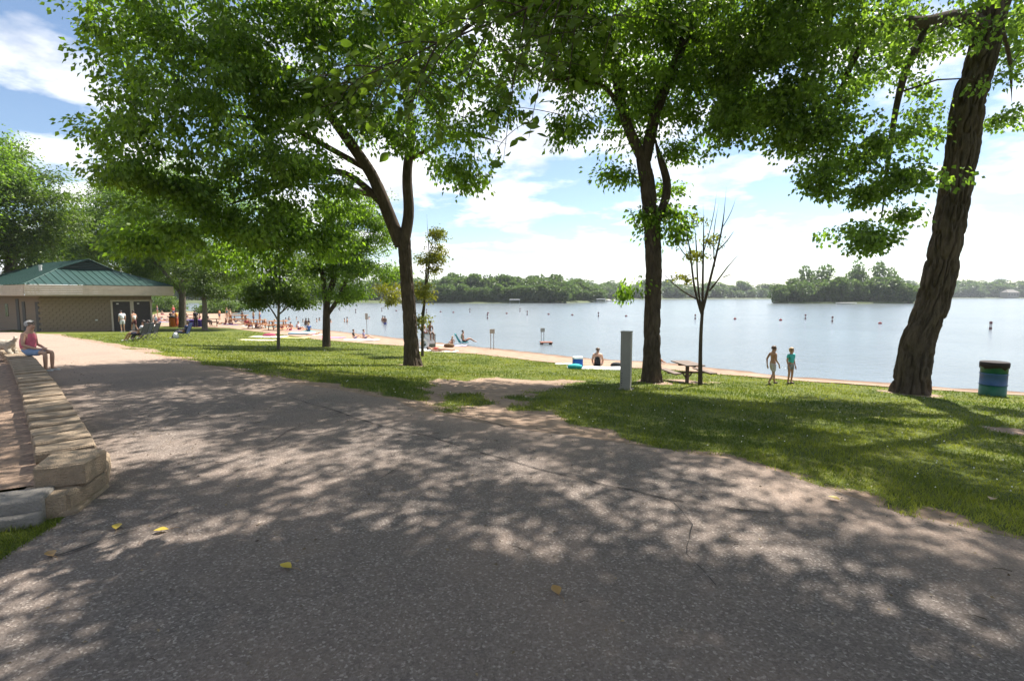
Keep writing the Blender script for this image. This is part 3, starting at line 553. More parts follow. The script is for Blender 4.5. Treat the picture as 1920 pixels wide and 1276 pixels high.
# nearly bare young tree by the picnic table
bt = ground(1313, 722); bY = bt.y; bl_limbs = [PL(bY, [(1313, 724, 4.6), (1313, 660, 3.6), (1315, 600, 3.2), (1318, 575, 2.8)])]
for tw_ in [[(1318, 580, 3), (1330, 530, 2.5), (1345, 470, 2), (1356, 420, 1.4), (1362, 350, .6)], [(1316, 590, 2.6), (1302, 545, 2.2), (1295, 480, 1.7), (1290, 440, 1), (1276, 400, .6)], [(1317, 575, 2.6), (1318, 500, 2), (1320, 440, 1.4), (1318, 380, .6)],
            [(1317, 590, 2.3), (1308, 540, 1.9), (1306, 460, 1.3), (1300, 400, .6)], [(1330, 545, 1.8), (1352, 522, 1.4), (1366, 490, 1), (1392, 472, .5)], [(1305, 560, 1.7), (1280, 548, 1.3), (1252, 524, .8), (1240, 508, .4)], [(1345, 470, 1.3), (1362, 455, 1), (1378, 430, .5)],
            [(1296, 490, 1.2), (1276, 470, .9), (1262, 440, .5)], [(1340, 500, 1.2), (1336, 440, .9), (1348, 380, .5)], [(1320, 470, 1), (1338, 410, .7), (1344, 360, .4)], [(1352, 430, .9), (1372, 400, .6), (1380, 370, .35)], [(1356, 520, .9), (1372, 512, .6), (1372, 520, .3)]]: bl_limbs.append(PL(bY, tw_, .95))
tree('nearly bare young tree with thin dead branches at the picnic table', tuple(bt), bl_limbs, [(np.array(at_y(x, y, bY)), np.array(r_)) for x, y, r_ in [(1298, 480, (.3, .3, .3)), (1282, 430, (.2, .2, .3)), (1335, 455, (.3, .2, .15)), (1280, 515, (.2, .2, .2)), (1292, 405, (.2, .2, .15))]], 40, 22, .085, LEAF_Y, BARK_D, 67, .12)
for k, (px, py, Y, hw, cr_, lab, lf) in enumerate([
        (10, 612, 48, 12, [(20, 440, 6, 4, 3.2), (-60, 420, 5, 4, 4), (60, 360, 4.4, 3, 2.6), (0, 310, 3.4, 3, 2), (90, 420, 3.5, 3, 3), (40, 490, 5, 3, 1.6), (0, 525, 3, 2, 1.0)], 'big bright green tree overhanging the roof of the building', LEAF_C),
        (165, 600, 62, 8, [(165, 430, 5.5, 4, 4), (130, 470, 5, 4, 3), (200, 380, 3.4, 3, 2.4), (200, 480, 5, 4, 2.6)], 'olive green tree rising behind the green roof ridge', LEAF_A),
        (265, 600, 66, 8, [(260, 400, 5, 4, 4.5), (290, 480, 5, 4, 3), (230, 330, 3.2, 3, 2.6)], 'tall tree behind the doorway end of the building', LEAF_C),
        (-90, 600, 44, 10, [(-110, 380, 5, 4, 4), (-60, 300, 4, 3, 3)], 'leafy tree at the far left behind the curved wall', LEAF_A)]):
    b_ = at_y(px, py, Y); b_.z = H(b_.x, b_.y)
    L0 = [(b_.x, b_.y, b_.z-.2, hw*Y/FPX), *[tuple(at_y(cr_[0][0], 553-(553-cr_[0][1])*f, Y))+(hw*Y/FPX*(1-.6*f),) for f in (.1, .5, 1)]]
    tree(lab, tuple(b_), [L0], [(np.array(at_y(c[0], c[1], Y)), np.array(c[2:5])) for c in cr_], 560, 62, .26, lf, BARK_G, 71+k, .75)

# ------------------------------------------------------------ far shores
FAR_GROUND = mat('shore_bank', (.07, .09, .03), .9, .4, .05)
def shore_land(name, pts, back, z):
    mb = MB(); n_ = len(pts); top = [mb.bm.verts.new((x, y, WATER_Z-.3)) for x, y in pts]; t2 = [mb.bm.verts.new((x*1.03, y*1.03, z)) for x, y in pts]; t3 = [mb.bm.verts.new((x*back, y*back, z+1.5)) for x, y in pts]
    for i in range(n_-1):
        mb.bm.faces.new((top[i], top[i+1], t2[i+1], t2[i])); mb.bm.faces.new((t2[i], t2[i+1], t3[i+1], t3[i]))
    return tag(mb.build(name, FAR_GROUND), kind='structure')
def fx(px, Y): return (px-960)/FPX*Y
shore_land('far_shore', [(fx(x, Y), Y) for x, Y in [(-300, 190), (300, 200), (560, 215), (760, 205), (900, 198), (1060, 205), (1112, 225)]], 1.6, -.9)
shore_land('far_shore', [(fx(x, Y), Y) for x, Y in [(1080, 330), (1200, 390), (1350, 420), (1480, 430), (1600, 470), (1750, 520), (1900, 520), (2300, 480)]], 1.5, -.8)
mbi = MB(); isl = [(fx(1450, 200), 200), (fx(1480, 193), 193), (fx(1600, 190), 190), (fx(1700, 194), 194), (fx(1722, 202), 202), (fx(1690, 222), 222), (fx(1480, 222), 222)]
lo = [mbi.bm.verts.new((x, y, WATER_Z-.3)) for x, y in isl]; hi = [mbi.bm.verts.new((x*.995, y*1.004, -.9)) for x, y in isl]
for i in range(7): mbi.bm.faces.new((lo[i], lo[(i+1) % 7], hi[(i+1) % 7], hi[i]))
mbi.bm.faces.new(hi); tag(mbi.build('island', FAR_GROUND), kind='structure')
def far_proto(seed, shape, n_=1500, size=.8, leafm=LEAF_F):
    g = np.random.default_rng(seed); k = 16; d = g.normal(size=(k, 3)); d /= np.linalg.norm(d, axis=1)[:, None]; cz = .52
    cen = d*np.array([.30, .30, .30])*shape+np.array([0, 0, cz]); cen = np.concatenate([cen, [[0, 0, .45], [0, 0, .72], [.1, 0, .2], [-.12, .05, .16], [.02, -.12, .12]]])
    ci = g.integers(0, len(cen), n_); o = g.normal(size=(n_, 3)); o /= np.linalg.norm(o, axis=1)[:, None]; P = cen[ci]+o*np.array([.15, .15, .12])*shape*(g.uniform(.5, 1, n_)**.5)[:, None]
    ax = o+g.normal(size=(n_, 3))*.5; V, Fc, t = leaf_arrays(P*10, ax, size, .8, seed); tint = np.clip(t*.6+np.repeat(g.normal(.2, .15, len(cen))[ci], 4), 0, 1)
    crown = mesh_np('crown', V/10, Fc, leafm, {'tint': tint}); TV, TF = tubes([(np.array([[0, 0, -.05], [.01, 0, .3], [0, .01, .75]]), np.array([.03, .022, .008]))], 6)
    return crown, mesh_np('trunk', TV, TF, BARK_D)
protos = [far_proto(200+i, np.array(s_)) for i, s_ in enumerate([(1, 1, 1), (1.2, 1.2, .9), (.8, .8, 1.15), (1.05, 1, 1.1), (.9, 1, 1.0)])]
thin = [far_proto(300+i, np.array(s_), 700, .7) for i, s_ in enumerate([(.65, .65, 1.2), (.8, .8, 1.1)])]
gF = np.random.default_rng(9)
def far_tree(px, Y, h, z, pr, label, group, wide=1.):
    x = fx(px, Y); r_ = thing('tree', label, 'tree', (x, Y, z), gF.uniform(0, 6.28), group); s_ = h; r_.scale = (s_*wide, s_*wide, s_)
    cr_, tr_ = pr[gF.integers(0, len(pr))]; c = link('crown', cr_, r_); c['kind'] = 'stuff'; link('trunk', tr_, r_)
GA, GI, GM = 'trees on the near wooded shore', 'trees on the wooded island', 'trees along the distant shore'
for row, (dy, n_) in enumerate([(8, 34), (20, 30), (36, 26)]):
    for i in range(n_):
        px = 770+(1128-770)*(i+gF.uniform(-.3, .3))/(n_-1); Y = 200+dy+(22 if px > 1070 else 0); hh = np.interp(px, [770, 850, 960, 1020, 1090, 1128], [9, 11.5, 11.5, 11.5, 9.5, 7])*(.62 if row == 0 else .95 if row == 1 else 1.06)*gF.uniform(.82, 1.12)
        far_tree(px, Y, hh, -1.0, protos, 'leafy green tree in the wood on the near shore across the lake', GA, 1.1)
for i in range(30):
    px = 300+470*i/29+gF.uniform(-6, 6)
    far_tree(px, 235+gF.uniform(0, 25), gF.uniform(9, 14), -1.0, protos, 'leafy tree behind the grassy bank across the lake', 'trees behind the grassy far bank', 1.1)
for row, (Y0, n_) in enumerate([(198, 26), (208, 22)]):
    for i in range(n_):
        px = 1456+(1708-1456)*i/(n_-1)+gF.uniform(-4, 4)
        far_tree(px, Y0+gF.uniform(-2, 3), np.interp(px, [1450, 1490, 1600, 1690, 1715], [7, 9.5, 9.5, 9, 6])*gF.uniform(.75, 1.1), -.95, protos, 'dense green tree on the wooded island', GI, 1.05)
for px, h in [(1505, 15), (1530, 14.5), (1545, 15.5), (1600, 17), (1607, 14), (1640, 16.5), (1655, 15.5), (1668, 14), (1520, 13), (1585, 12.5)]:
    far_tree(px, 206, h, -.95, thin, 'tall sparse tree rising above the island wood', GI+' standing tall', .75)
for row in range(2):
    for i in range(52):
        px = 1085+(2000-1085)*i/51+gF.uniform(-6, 6); Y = np.interp(px, [1085, 1200, 1350, 1480, 1600, 1750, 2000], [335, 395, 425, 435, 475, 525, 525])*1.035+row*14
        far_tree(px, Y, gF.uniform(9, 14)*(1.2 if row else .9)*np.interp(px, [1100, 1500, 1800, 1900], [1, .95, 1.35, 1.35]), -1, protos, 'small tree in the wooded shore beyond the open water', GM, 1.35)

# ------------------------------------------------------------ grass blades and clover
GRASS_M = leafmat('grass_blade', (.060, .095, .014), (.26, .28, .055), (1.5, 1.5, .6), .42, .2)
gg = np.random.default_rng(3); NB = 400000
an = gg.uniform(-R(50), R(50), NB); rr_ = np.exp(gg.uniform(math.log(3.3), math.log(48), NB)); bx_, by_ = np.sin(an)*rr_, np.cos(an)*rr_
PATCH = [(-3.45, 3.8), (-3.3, 3.35), (-3.15, 2.95), (-3.45, 2.4), (-4.2, 1.7), (-6, 1.7), (-6, 3.9)]
ex = gg.uniform(-5.2, -2.9, 14000), gg.uniform(2.0, 3.9, 14000); bx_ = np.concatenate([bx_, ex[0]]); by_ = np.concatenate([by_, ex[1]]); NB = len(bx_)
sp = sdist(bx_, by_, PATHD); keep = (sp > -.03) & (sdist(bx_, by_, BEACH) > -.15) & (height(bx_, by_) > -1.38)
left_bad = (bx_ < -2.5) & (by_ < -bx_*1.05+.5) & ~inside(bx_, by_, PATCH); keep &= ~left_bad
pr_ = 1-dirt(bx_, by_)*1.08; pr_ = np.where(inside(bx_, by_, PATCH), .75+.5*fbm(bx_*2, by_*2, None, 3, 77), pr_); keep &= gg.uniform(0, 1, NB) < pr_*(.75+.5*fbm(bx_*.7, by_*.7, None, 3, 55))
keep &= ~inside(bx_, by_, [(-46, 30), (-28, 30), (-28, 60), (-46, 60)])
bx_, by_ = bx_[keep], by_[keep]; r2 = np.hypot(bx_, by_); bz_ = ground_z(bx_, by_)-.004; NB = len(bx_)
hgt_ = gg.uniform(.025, .06, NB)*(1+.5*fbm(bx_*1.7, by_*1.7, None, 2, 9)); wd = .0035*np.maximum(1, r2/4.5); th_ = gg.uniform(0, 6.28, NB); ln = gg.normal(0, .025, (NB, 2))
B0 = np.stack([bx_-np.cos(th_)*wd, by_-np.sin(th_)*wd, bz_], 1); B1 = np.stack([bx_+np.cos(th_)*wd, by_+np.sin(th_)*wd, bz_], 1); B2 = np.stack([bx_+ln[:, 0], by_+ln[:, 1], bz_+hgt_], 1)
tint = np.clip(gg.normal(.42, .2, NB)+.95*fbm(bx_*.8, by_*.8, None, 4, 31)+.3*dirt(bx_, by_), 0, 1)
tag(link('grass', mesh_np('grass', np.stack([B0, B1, B2], 1).reshape(-1, 3), np.arange(NB*3, dtype=np.int32).reshape(-1, 3), GRASS_M, {'tint': np.repeat(tint, 3)})), 'short mown grass blades covering the park lawn', 'grass', kind='stuff')
kc = gg.choice(NB, 260, replace=False); kc = kc[r2[kc] > 6]; cv = []; cf = []
for i, q in enumerate(kc):
    s_ = .008+.003*r2[q]/10; c = np.array([bx_[q], by_[q], bz_[q]+.055]); cv += [c+np.array(d)*s_ for d in [(1, 0, 0), (0, 1, 0), (-1, 0, 0), (0, -1, 0), (0, 0, 1), (0, 0, -.6)]]; o = i*6
    cf += [(o, o+1, o+4), (o+1, o+2, o+4), (o+2, o+3, o+4), (o+3, o, o+4), (o+1, o, o+5), (o+2, o+1, o+5), (o+3, o+2, o+5), (o, o+3, o+5)]
tag(link('clover_flowers', mesh_np('clover_flowers', np.array(cv), np.array(cf, np.int32), mat('clover_white', (.75, .74, .66), .8))), 'tiny white clover flowers dotted through the lawn', 'flowers', kind='stuff')

# ------------------------------------------------------------ low block wall, kerb, fallen leaves
BLOCK_M = mat('wall_block', (.28, .21, .145), .95, .22, 9, 1., 70); KERB_M = mat('kerb_concrete', (.21, .19, .17), .95, .2, 7, .8, 60)
wall = thing('block_wall', 'low tan block retaining wall with overlapping capstones beside the path', 'wall', (WALL[0][0], WALL[0][1], 0))
wl = densify(WALL, .01, 0, 1, False); wl = np.array(wl); ss = np.concatenate([[0], np.cumsum(np.hypot(*np.diff(wl, axis=0).T))])
def wpos(s): return np.array([np.interp(s, ss, wl[:, 0]), np.interp(s, ss, wl[:, 1])])
def proto_box(d, bev, m, jit=0., taper=0., seed=0):
    bm = bmesh.new(); bmesh.ops.create_cube(bm, size=1, matrix=Matrix.Diagonal((*d, 1)))
    bmesh.ops.bevel(bm, geom=bm.edges[:], offset=bev, segments=1, affect='EDGES')
    g = random.Random(seed)
    for v in bm.verts:
        if taper: v.co.x *= 1-taper*(v.co.y/d[1]+.5)
        v.co += Vector([g.uniform(-jit, jit) for _ in range(3)])
    me = bpy.data.meshes.new('block'); bm.to_mesh(me); bm.free(); me.materials.append(m); return me
caps = [proto_box((.405, .43, .10), .014, BLOCK_M, .006, .10, q) for q in range(4)]; faces_ = [proto_box((.41, .30, .2), .012, BLOCK_M, .008, .0, 20+q) for q in range(3)]
s_ = .12; k = 0
while s_ < ss[-1]-.4:
    a, b2 = wpos(s_), wpos(s_+.43); c = (a+b2)/2; d = (b2-a)/np.linalg.norm(b2-a); nrm = np.array([-d[1], d[0]]); c2 = c+nrm*.215; zg = float(path_z(c[1])); rz = math.atan2(d[1], d[0])
    o = link('capstone', caps[k % 4], wall); o.location = (c2[0]-WALL[0][0], c2[1]-WALL[0][1], zg+.305+random.uniform(-.006, .008)); o.rotation_euler = (random.uniform(-.015, .015), random.uniform(.015, .05), rz+random.uniform(-.03, .03))
    o = link('block', faces_[k % 3], wall); c3 = c+nrm*.2; o.location = (c3[0]-WALL[0][0], c3[1]-WALL[0][1], zg+.15); o.rotation_euler.z = rz
    o = link('block', faces_[(k+1) % 3], wall); o.location = (c3[0]-WALL[0][0], c3[1]-WALL[0][1], zg-.055); o.rotation_euler.z = rz
    s_ += .437; k += 1
def wall_block(px0, py0, px1, py1, z0, z1, depth, ang=0.):
    a, b2 = at_z(px0, py0, z1), at_z(px1, py1, z1); d = (b2-a); L = d.length; rz = math.atan2(d.y, d.x); me = proto_box((L-.012, depth, z1-z0), .016, BLOCK_M, .008, 0, int(px0)); c = (a+b2)/2+Vector((-math.sin(rz), math.cos(rz), 0))*depth/2
    o = link('block', me, wall); o.location = (c.x-WALL[0][0], c.y-WALL[0][1], (z0+z1)/2); o.rotation_euler.z = rz
wall_block(68, 874, 158, 867, .165, .36, .40); wall_block(159, 866, 186, 838, .165, .36, .34)
wall_block(76, 938, 128, 925, -.03, .165, .46); wall_block(129, 924, 199, 882, -.03, .165, .40); wall_block(199, 880, 206, 846, -.03, .15, .3)
wall_block(140, 958, 208, 905, -.05, .035, .25)
ka, kb = at_z(-40, 950, .19), at_z(79, 934, .19); kd = (kb-ka); rz = math.atan2(kd.y, kd.x)
kerb = thing('kerb', 'weathered grey concrete kerb end butting against the block wall', 'kerb', (kb.x, kb.y, 0), rz); mb = MB(); mb.box((-1.1, .15, .085), (2.2, .30, .23), None, .03); mb.build('kerb_stone', KERB_M, kerb, True); mb = MB(); mb.box((-1.1, -.03, .03), (2.2, .10, .13), None, .02); mb.build('kerb_foot', KERB_M, kerb, True)
FL = [leafmat('fallen_yellow', (.45, .33, .05), (.6, .45, .08), (1, .9, .5), .2), leafmat('fallen_brown', (.30, .17, .06), (.42, .26, .1), (1, .9, .5), .2)]
for px, py, q, rz, lab in [(547, 1078, 0, 1.2, 'pale yellow fallen leaf lying flat on open asphalt'), (1048, 1124, 1, .3, 'curled tan fallen leaf with long stem on the asphalt'), (317, 998, 0, 2, 'yellow fallen leaf lying by the patch crack near the wall end'), (218, 1002, 0, .5, 'small yellow leaf in the sun fleck beside the kerb grass'), (1575, 946, 0, .7, 'yellow leaf at the ragged edge of the right lawn'), (1862, 940, 1, 2.2, 'tan leaf lying on the thin grass at the lawn edge'), (100, 1052, 1, 1, 'brown leaf on the grass patch below the kerb')]:
    V, Fc = big_leaf(.095); V = [(x*1.25, y, abs(x)*.55+.012+.15*max(0, y-.05)) for x, y, z in V]; p = ground(px, py); p.z += .012
    o = link('fallen_leaf', mesh_np('fallen_leaf', V, Fc, FL[q], {'tint': np.full(len(V), .5)}, smooth=True)); o.location = p; o.rotation_euler.z = rz; tag(o, lab, 'leaf')
    TV, TF = tubes([(np.array([[0, 0, .012], [.01, -.04, .014], [.0, -.08, .006]]), np.array([.0016, .0013, .001]))], 4); link('stem', mesh_np('stem', TV, TF, FL[1]), o)

# ------------------------------------------------------------ park building
bld_w = 7.2; BROT = math.atan2(.85, .53); BX, BY, BZ = -34.3, 37.0, -.95
bld = thing('park_building', 'low tan block restroom building with green metal hip roof', 'building', (BX, BY, BZ), BROT)
CMU = mat('building_block', (.21, .162, .115), .95, .2, 3, .5, 30); MORTAR = mat('mortar', (.19, .15, .11), .95, .1); DARK = mat('door_dark', (.035, .028, .025), .6, .2, 4); TRIM = mat('fascia_paint', (.42, .36, .29), .7, .08, 3); GREEN = mat('roof_metal', (.020, .056, .047), .5, .15, .8, metal=.15); SOFF = mat('soffit', (.35, .3, .24), .8)
DEP = 13.; mb = MB(); mb.box((bld_w/2, DEP/2, 1.1), (bld_w-.1, DEP-.1, 3.1)); mb.build('mortar_core', MORTAR, bld)
doors = [(4.35, 5.5), (5.8, 6.95)]; blk = proto_box((.39, .06, .188), .008, CMU, .0); blkh = proto_box((.19, .06, .188), .008, CMU, 0); nb = 0
for r_ in range(14):
    z = -.3+.1+r_*.2; x = -.0 if r_ % 2 else .2
    while x < bld_w-.05:
        if not any(a-.18 < x+.0 < b2+.18 and z < 2.2 for a, b2 in doors):
            o = link('block', blk, bld); o.location = (x, .017, z); nb += 1
        x += .4
mb = MB()
for a, b2 in doors:
    for xx in (a-.09, b2+.09): mb.box((xx, -.012, .9), (.13, .07, 2.7))
    mb.box(((a+b2)/2, -.012, 2.24), (b2-a+.3, .07, .12))
mb.build('door_surround', TRIM, bld)
for a, b2 in doors: o = MB().box(((a+b2)/2, -.02, .93), (b2-a-.02, .05, 2.5)).build('door', DARK, bld); MB().box((a+.3, -.06, 2.0), (.16, .015, .09)).build('door_plate', mat('plate_white', (.6, .58, .52), .6), o)
MB().box((3.2, -.05, .75), (.14, .06, .1)).build('wall_tap', mat('tap_white', (.6, .6, .58), .5), bld)
for yy in np.arange(.2, DEP, .4):
    for r_ in range(13):
        pass
SIDE = mat('side_block', (.30, .235, .165), .95, .2, 3, .5, 30)
m, n, l = newmat('block_pattern'); b = n['Principled BSDF']; setin(b, 'Roughness', .95); tcn = n.new('ShaderNodeTexCoord').outputs['Object']
mp = n.new('ShaderNodeMapping'); mp.inputs['Rotation'].default_value = (R(90), 0, R(90)); l.new(tcn, mp.inputs[0]); bk = n.new('ShaderNodeTexBrick'); bk.inputs['Scale'].default_value = 1; bk.inputs['Brick Width'].default_value = .4; bk.inputs['Row Height'].default_value = .2; bk.inputs['Mortar Size'].default_value = .008
bk.inputs['Color1'].default_value = (.215, .168, .12, 1); bk.inputs['Color2'].default_value = (.20, .158, .112, 1); bk.inputs['Mortar'].default_value = (.18, .145, .105, 1); l.new(mp.outputs[0], bk.inputs['Vector']); l.new(bk.outputs[0], b.inputs['Base Color'])
MB().box((-.03, DEP/2, 1.1), (.06, DEP-.02, 3.1)).build('side_wall', m, bld)
for y0, y1, z1 in [(.25, 1.0, 2.2), (3.2, 3.9, 2.2), (4.6, 5.3, 2.4)]: MB().box((-.05, (y0+y1)/2, z1/2-.2), (.08, y1-y0, z1+.4)).build('side_door', DARK, bld)
MB().box((-.05, 7.6, 1.5), (.08, .7, 1.0)).build('side_window', mat('window_dark', (.05, .06, .055), .2), bld)
ex0, ex1, ey0, ey1, ez = -1.15, bld_w+1.15, -1.15, DEP+1.15, 2.62
MB().box(((ex0+ex1)/2, (ey0+ey1)/2, ez+.03), (ex1-ex0-.06, ey1-ey0-.06, .05)).build('soffit', SOFF, bld)
for r_ in range(6):
    z = ez+.06+r_*.125+.06; off_ = .012*(5-r_)
    MB().box(((ex0+ex1)/2, ey0+.02-off_, z), (ex1-ex0, .05, .115), Matrix.Rotation(R(6), 3, 'X')).build('fascia_board', TRIM, bld)
    MB().box((ex0+.02-off_, (ey0+ey1)/2, z), (.05, ey1-ey0-.08, .115), Matrix.Rotation(R(-6), 3, 'Y')).build('fascia_board', TRIM, bld)
    MB().box((ex1-.02, (ey0+ey1)/2, z), (.05, ey1-ey0-.08, .115)).build('fascia_board', TRIM, bld)
zt = ez+.84; xm = (ex0+ex1)/2; sl = .44; gb_z = zt+1.25; gx0 = ex0+(gb_z-zt)/sl; gy = ey0+3.3; rz_ = zt+(xm-ex0)*sl
roof = MB().poly([(ex0, ey0, zt), (ex1, ey0, zt), (2*xm-gx0, gy, gb_z), (gx0, gy, gb_z)]).build('roof', GREEN, bld)
MB().poly([(ex0, ey0, zt), (gx0, gy, gb_z), (xm, gy-.35, rz_), (xm, ey1, rz_), (ex0, ey1, zt)]).build('roof_slope', GREEN, roof); MB().poly([(ex1, ey0, zt), (2*xm-gx0, gy, gb_z), (xm, gy-.35, rz_), (xm, ey1, rz_), (ex1, ey1, zt)]).build('roof_slope', GREEN, roof)
MB().poly([(gx0+.1, gy+.02, gb_z), (2*xm-gx0-.1, gy+.02, gb_z), (xm, gy+.02, rz_-.05)]).build('gable_louver_back', DARK, roof)
for q in range(6):
    f = (q+.4)/6; hw_ = (xm-gx0)*(1-f)*.92; MB().box((xm, gy-.02, gb_z+(rz_-gb_z)*f), (2*hw_, .06, .05), Matrix.Rotation(R(35), 3, 'X')).build('louver_slat', mat('louver_green', (.03, .07, .06), .5) if q == 0 else bpy.data.materials['louver_green'], roof)
def seam(p, q): MB().tube([p, q], .025, 4).build('roof_seam', GREEN, roof)
x = ex0+.3
while x < ex1-.2:
    f = min(1, (x-ex0)/(gx0-ex0), (ex1-x)/(gx0-ex0)); seam((x, ey0, zt+.02), (x, ey0+(gy-ey0)*f, zt+.02+(gb_z-zt)*f)); x += .46
for a, b2 in [((ex0, ey0, zt+.02), (gx0, gy, gb_z+.02)), ((ex1, ey0, zt+.02), (2*xm-gx0, gy, gb_z+.02)), ((gx0, gy, gb_z+.02), (xm, gy-.35, rz_+.02)), ((2*xm-gx0, gy, gb_z+.02), (xm, gy-.35, rz_+.02)), ((xm, gy-.35, rz_+.02), (xm, ey1, rz_+.02))]: seam(a, b2)
for yy in np.arange(.2, DEP, .9): f = min(1, (yy-ey0)/(gy-ey0)); seam((ex0, yy, zt+.02), ((gx0 if f < 1 else xm)*1.0 if f == 1 else ex0+(gx0-ex0)*f, yy, (zt+(gb_z-zt)*f if f < 1 else rz_)+.02))
MB().lathe([(.1, 0), (.1, .45), (.13, .46), (.13, .55)], 10, (1.6, 5.4, zt+1.1)).build('vent_pipe', mat('vent_white', (.6, .6, .57), .5), roof)

# ------------------------------------------------------------ people
def lerp3(a, b_, t): return tuple(a[i]+(b_[i]-a[i])*t for i in range(3))
def pose(kind):
    sd = {}
    def sym(k, x, y, z): sd[k+'L'] = (-x, y, z); sd[k+'R'] = (x, y, z)
    if kind in ('stand', 'walk', 'lean'):
        sd.update(pelvis=(0, 0, .95), spine=(0, .01, 1.13), chest=(0, .01, 1.34), neck=(0, .0, 1.49), jaw=(0, .03, 1.57), cran=(0, .01, 1.66))
        sym('sh', .17, 0, 1.41); sym('el', .22, -.03, 1.14); sym('wr', .22, .05, .91); sym('ha', .21, .09, .82); sym('hip', .09, 0, .89); sym('kn', .10, .02, .49); sym('an', .10, -.03, .08); sym('to', .12, .13, .035)
        if kind == 'walk':
            sd.update(knL=(-.09, .16, .50), anL=(-.09, .22, .09), toL=(-.1, .38, .05), knR=(.09, -.02, .48), anR=(.09, -.26, .13), toR=(.1, -.14, .035), elL=(-.22, -.12, 1.15), wrL=(-.22, -.10, .91), haL=(-.21, -.08, .82), wrR=(.2, .16, .93), haR=(.18, .2, .85), jaw=(0, .06, 1.555), cran=(0, .05, 1.645))
        if kind == 'lean': sd.update(chest=(0, .06, 1.33), neck=(0, .11, 1.46), jaw=(0, .17, 1.52), cran=(0, .17, 1.61))
    elif kind == 'edge':                                       # on a wall or box, seat at z = 0
        sd.update(pelvis=(0, 0, .11), spine=(0, -.03, .28), chest=(0, .01, .49), neck=(0, .04, .63), jaw=(0, .09, .71), cran=(0, .07, .80))
        sym('sh', .165, .02, .56); sym('el', .22, .02, .29); sym('wr', .15, .22, .2); sym('ha', .09, .28, .18); sym('hip', .1, .06, .1); sym('kn', .12, .44, .08); sym('an', .11, .42, -.34); sym('to', .12, .58, -.39)
    elif kind == 'ground':                                     # on the ground, knees up
        sd.update(pelvis=(0, 0, .11), spine=(0, -.05, .28), chest=(0, -.07, .49), neck=(0, -.04, .63), jaw=(0, 0, .70), cran=(0, -.02, .79))
        sym('sh', .165, -.07, .56); sym('el', .22, -.12, .3); sym('wr', .22, .08, .18); sym('ha', .2, .15, .16); sym('hip', .1, .06, .1); sym('kn', .12, .45, .30); sym('an', .11, .78, .08); sym('to', .12, .93, .05)
    elif kind == 'chair':                                      # leaning back in a low chair, seat at about .35
        sd.update(pelvis=(0, 0, .46), spine=(0, -.1, .62), chest=(0, -.2, .81), neck=(0, -.24, .94), jaw=(0, -.2, 1.02), cran=(0, -.23, 1.11))
        sym('sh', .165, -.22, .87); sym('el', .25, -.1, .64); sym('wr', .22, .14, .60); sym('ha', .18, .22, .6); sym('hip', .1, .06, .45); sym('kn', .13, .45, .52); sym('an', .12, .68, .12); sym('to', .13, .84, .09)
    elif kind == 'lie':
        sd.update(pelvis=(0, 0, .11), spine=(0, .19, .11), chest=(0, .4, .13), neck=(0, .55, .13), jaw=(0, .62, .16), cran=(0, .71, .15))
        sym('sh', .17, .46, .12); sym('el', .30, .28, .07); sym('wr', .28, .05, .06); sym('ha', .27, -.05, .05); sym('hip', .09, -.07, .1); sym('kn', .1, -.46, .12); sym('an', .1, -.87, .06); sym('to', .13, -.92, .14)
    elif kind == 'hunch':
        sd.update(pelvis=(0, 0, .11), spine=(0, .02, .29), chest=(0, .09, .48), neck=(0, .16, .59), jaw=(0, .24, .64), cran=(0, .24, .73))
        sym('sh', .165, .1, .54); sym('el', .23, .14, .28); sym('wr', .16, .36, .2); sym('ha', .1, .42, .18); sym('hip', .1, .06, .1); sym('kn', .22, .42, .22); sym('an', .12, .55, .07); sym('to', .1, .68, .05)
    return sd
RAD = dict(pelvis=.125, spine=.112, chest=.128, neck=.05, jaw=.066, cran=.088, sh=.058, el=.041, wr=.028, ha=.036, hip=.085, kn=.056, an=.038, to=.032)
LINKS = [('pelvis', 'spine'), ('spine', 'chest'), ('chest', 'neck'), ('neck', 'jaw'), ('jaw', 'cran')]+[e for q in 'LR' for e in [('chest', 'sh'+q), ('sh'+q, 'el'+q), ('el'+q, 'wr'+q), ('wr'+q, 'ha'+q), ('pelvis', 'hip'+q), ('hip'+q, 'kn'+q), ('kn'+q, 'an'+q), ('an'+q, 'to'+q)]]
def skin_mesh(pts, edges, rads, root, sub=1):
    me = bpy.data.meshes.new('skin'); names = list(pts); ix = {k: i for i, k in enumerate(names)}
    me.from_pydata([pts[k] for k in names], [(ix[a], ix[b_]) for a, b_ in edges], []); o = bpy.data.objects.new('tmp', me); C.objects.link(o)
    md = o.modifiers.new('s', 'SKIN'); md.use_smooth_shade = True
    for i, k in enumerate(names):
        v = me.skin_vertices[0].data[i]; v.radius = (rads[k], rads[k]); v.use_root = (k == root)
    sb = o.modifiers.new('u', 'SUBSURF'); sb.levels = sub; sb.render_levels = sub
    dg = bpy.context.evaluated_depsgraph_get(); m2 = bpy.data.meshes.new_from_object(o.evaluated_get(dg)); bpy.data.objects.remove(o); return m2
_cache = {}
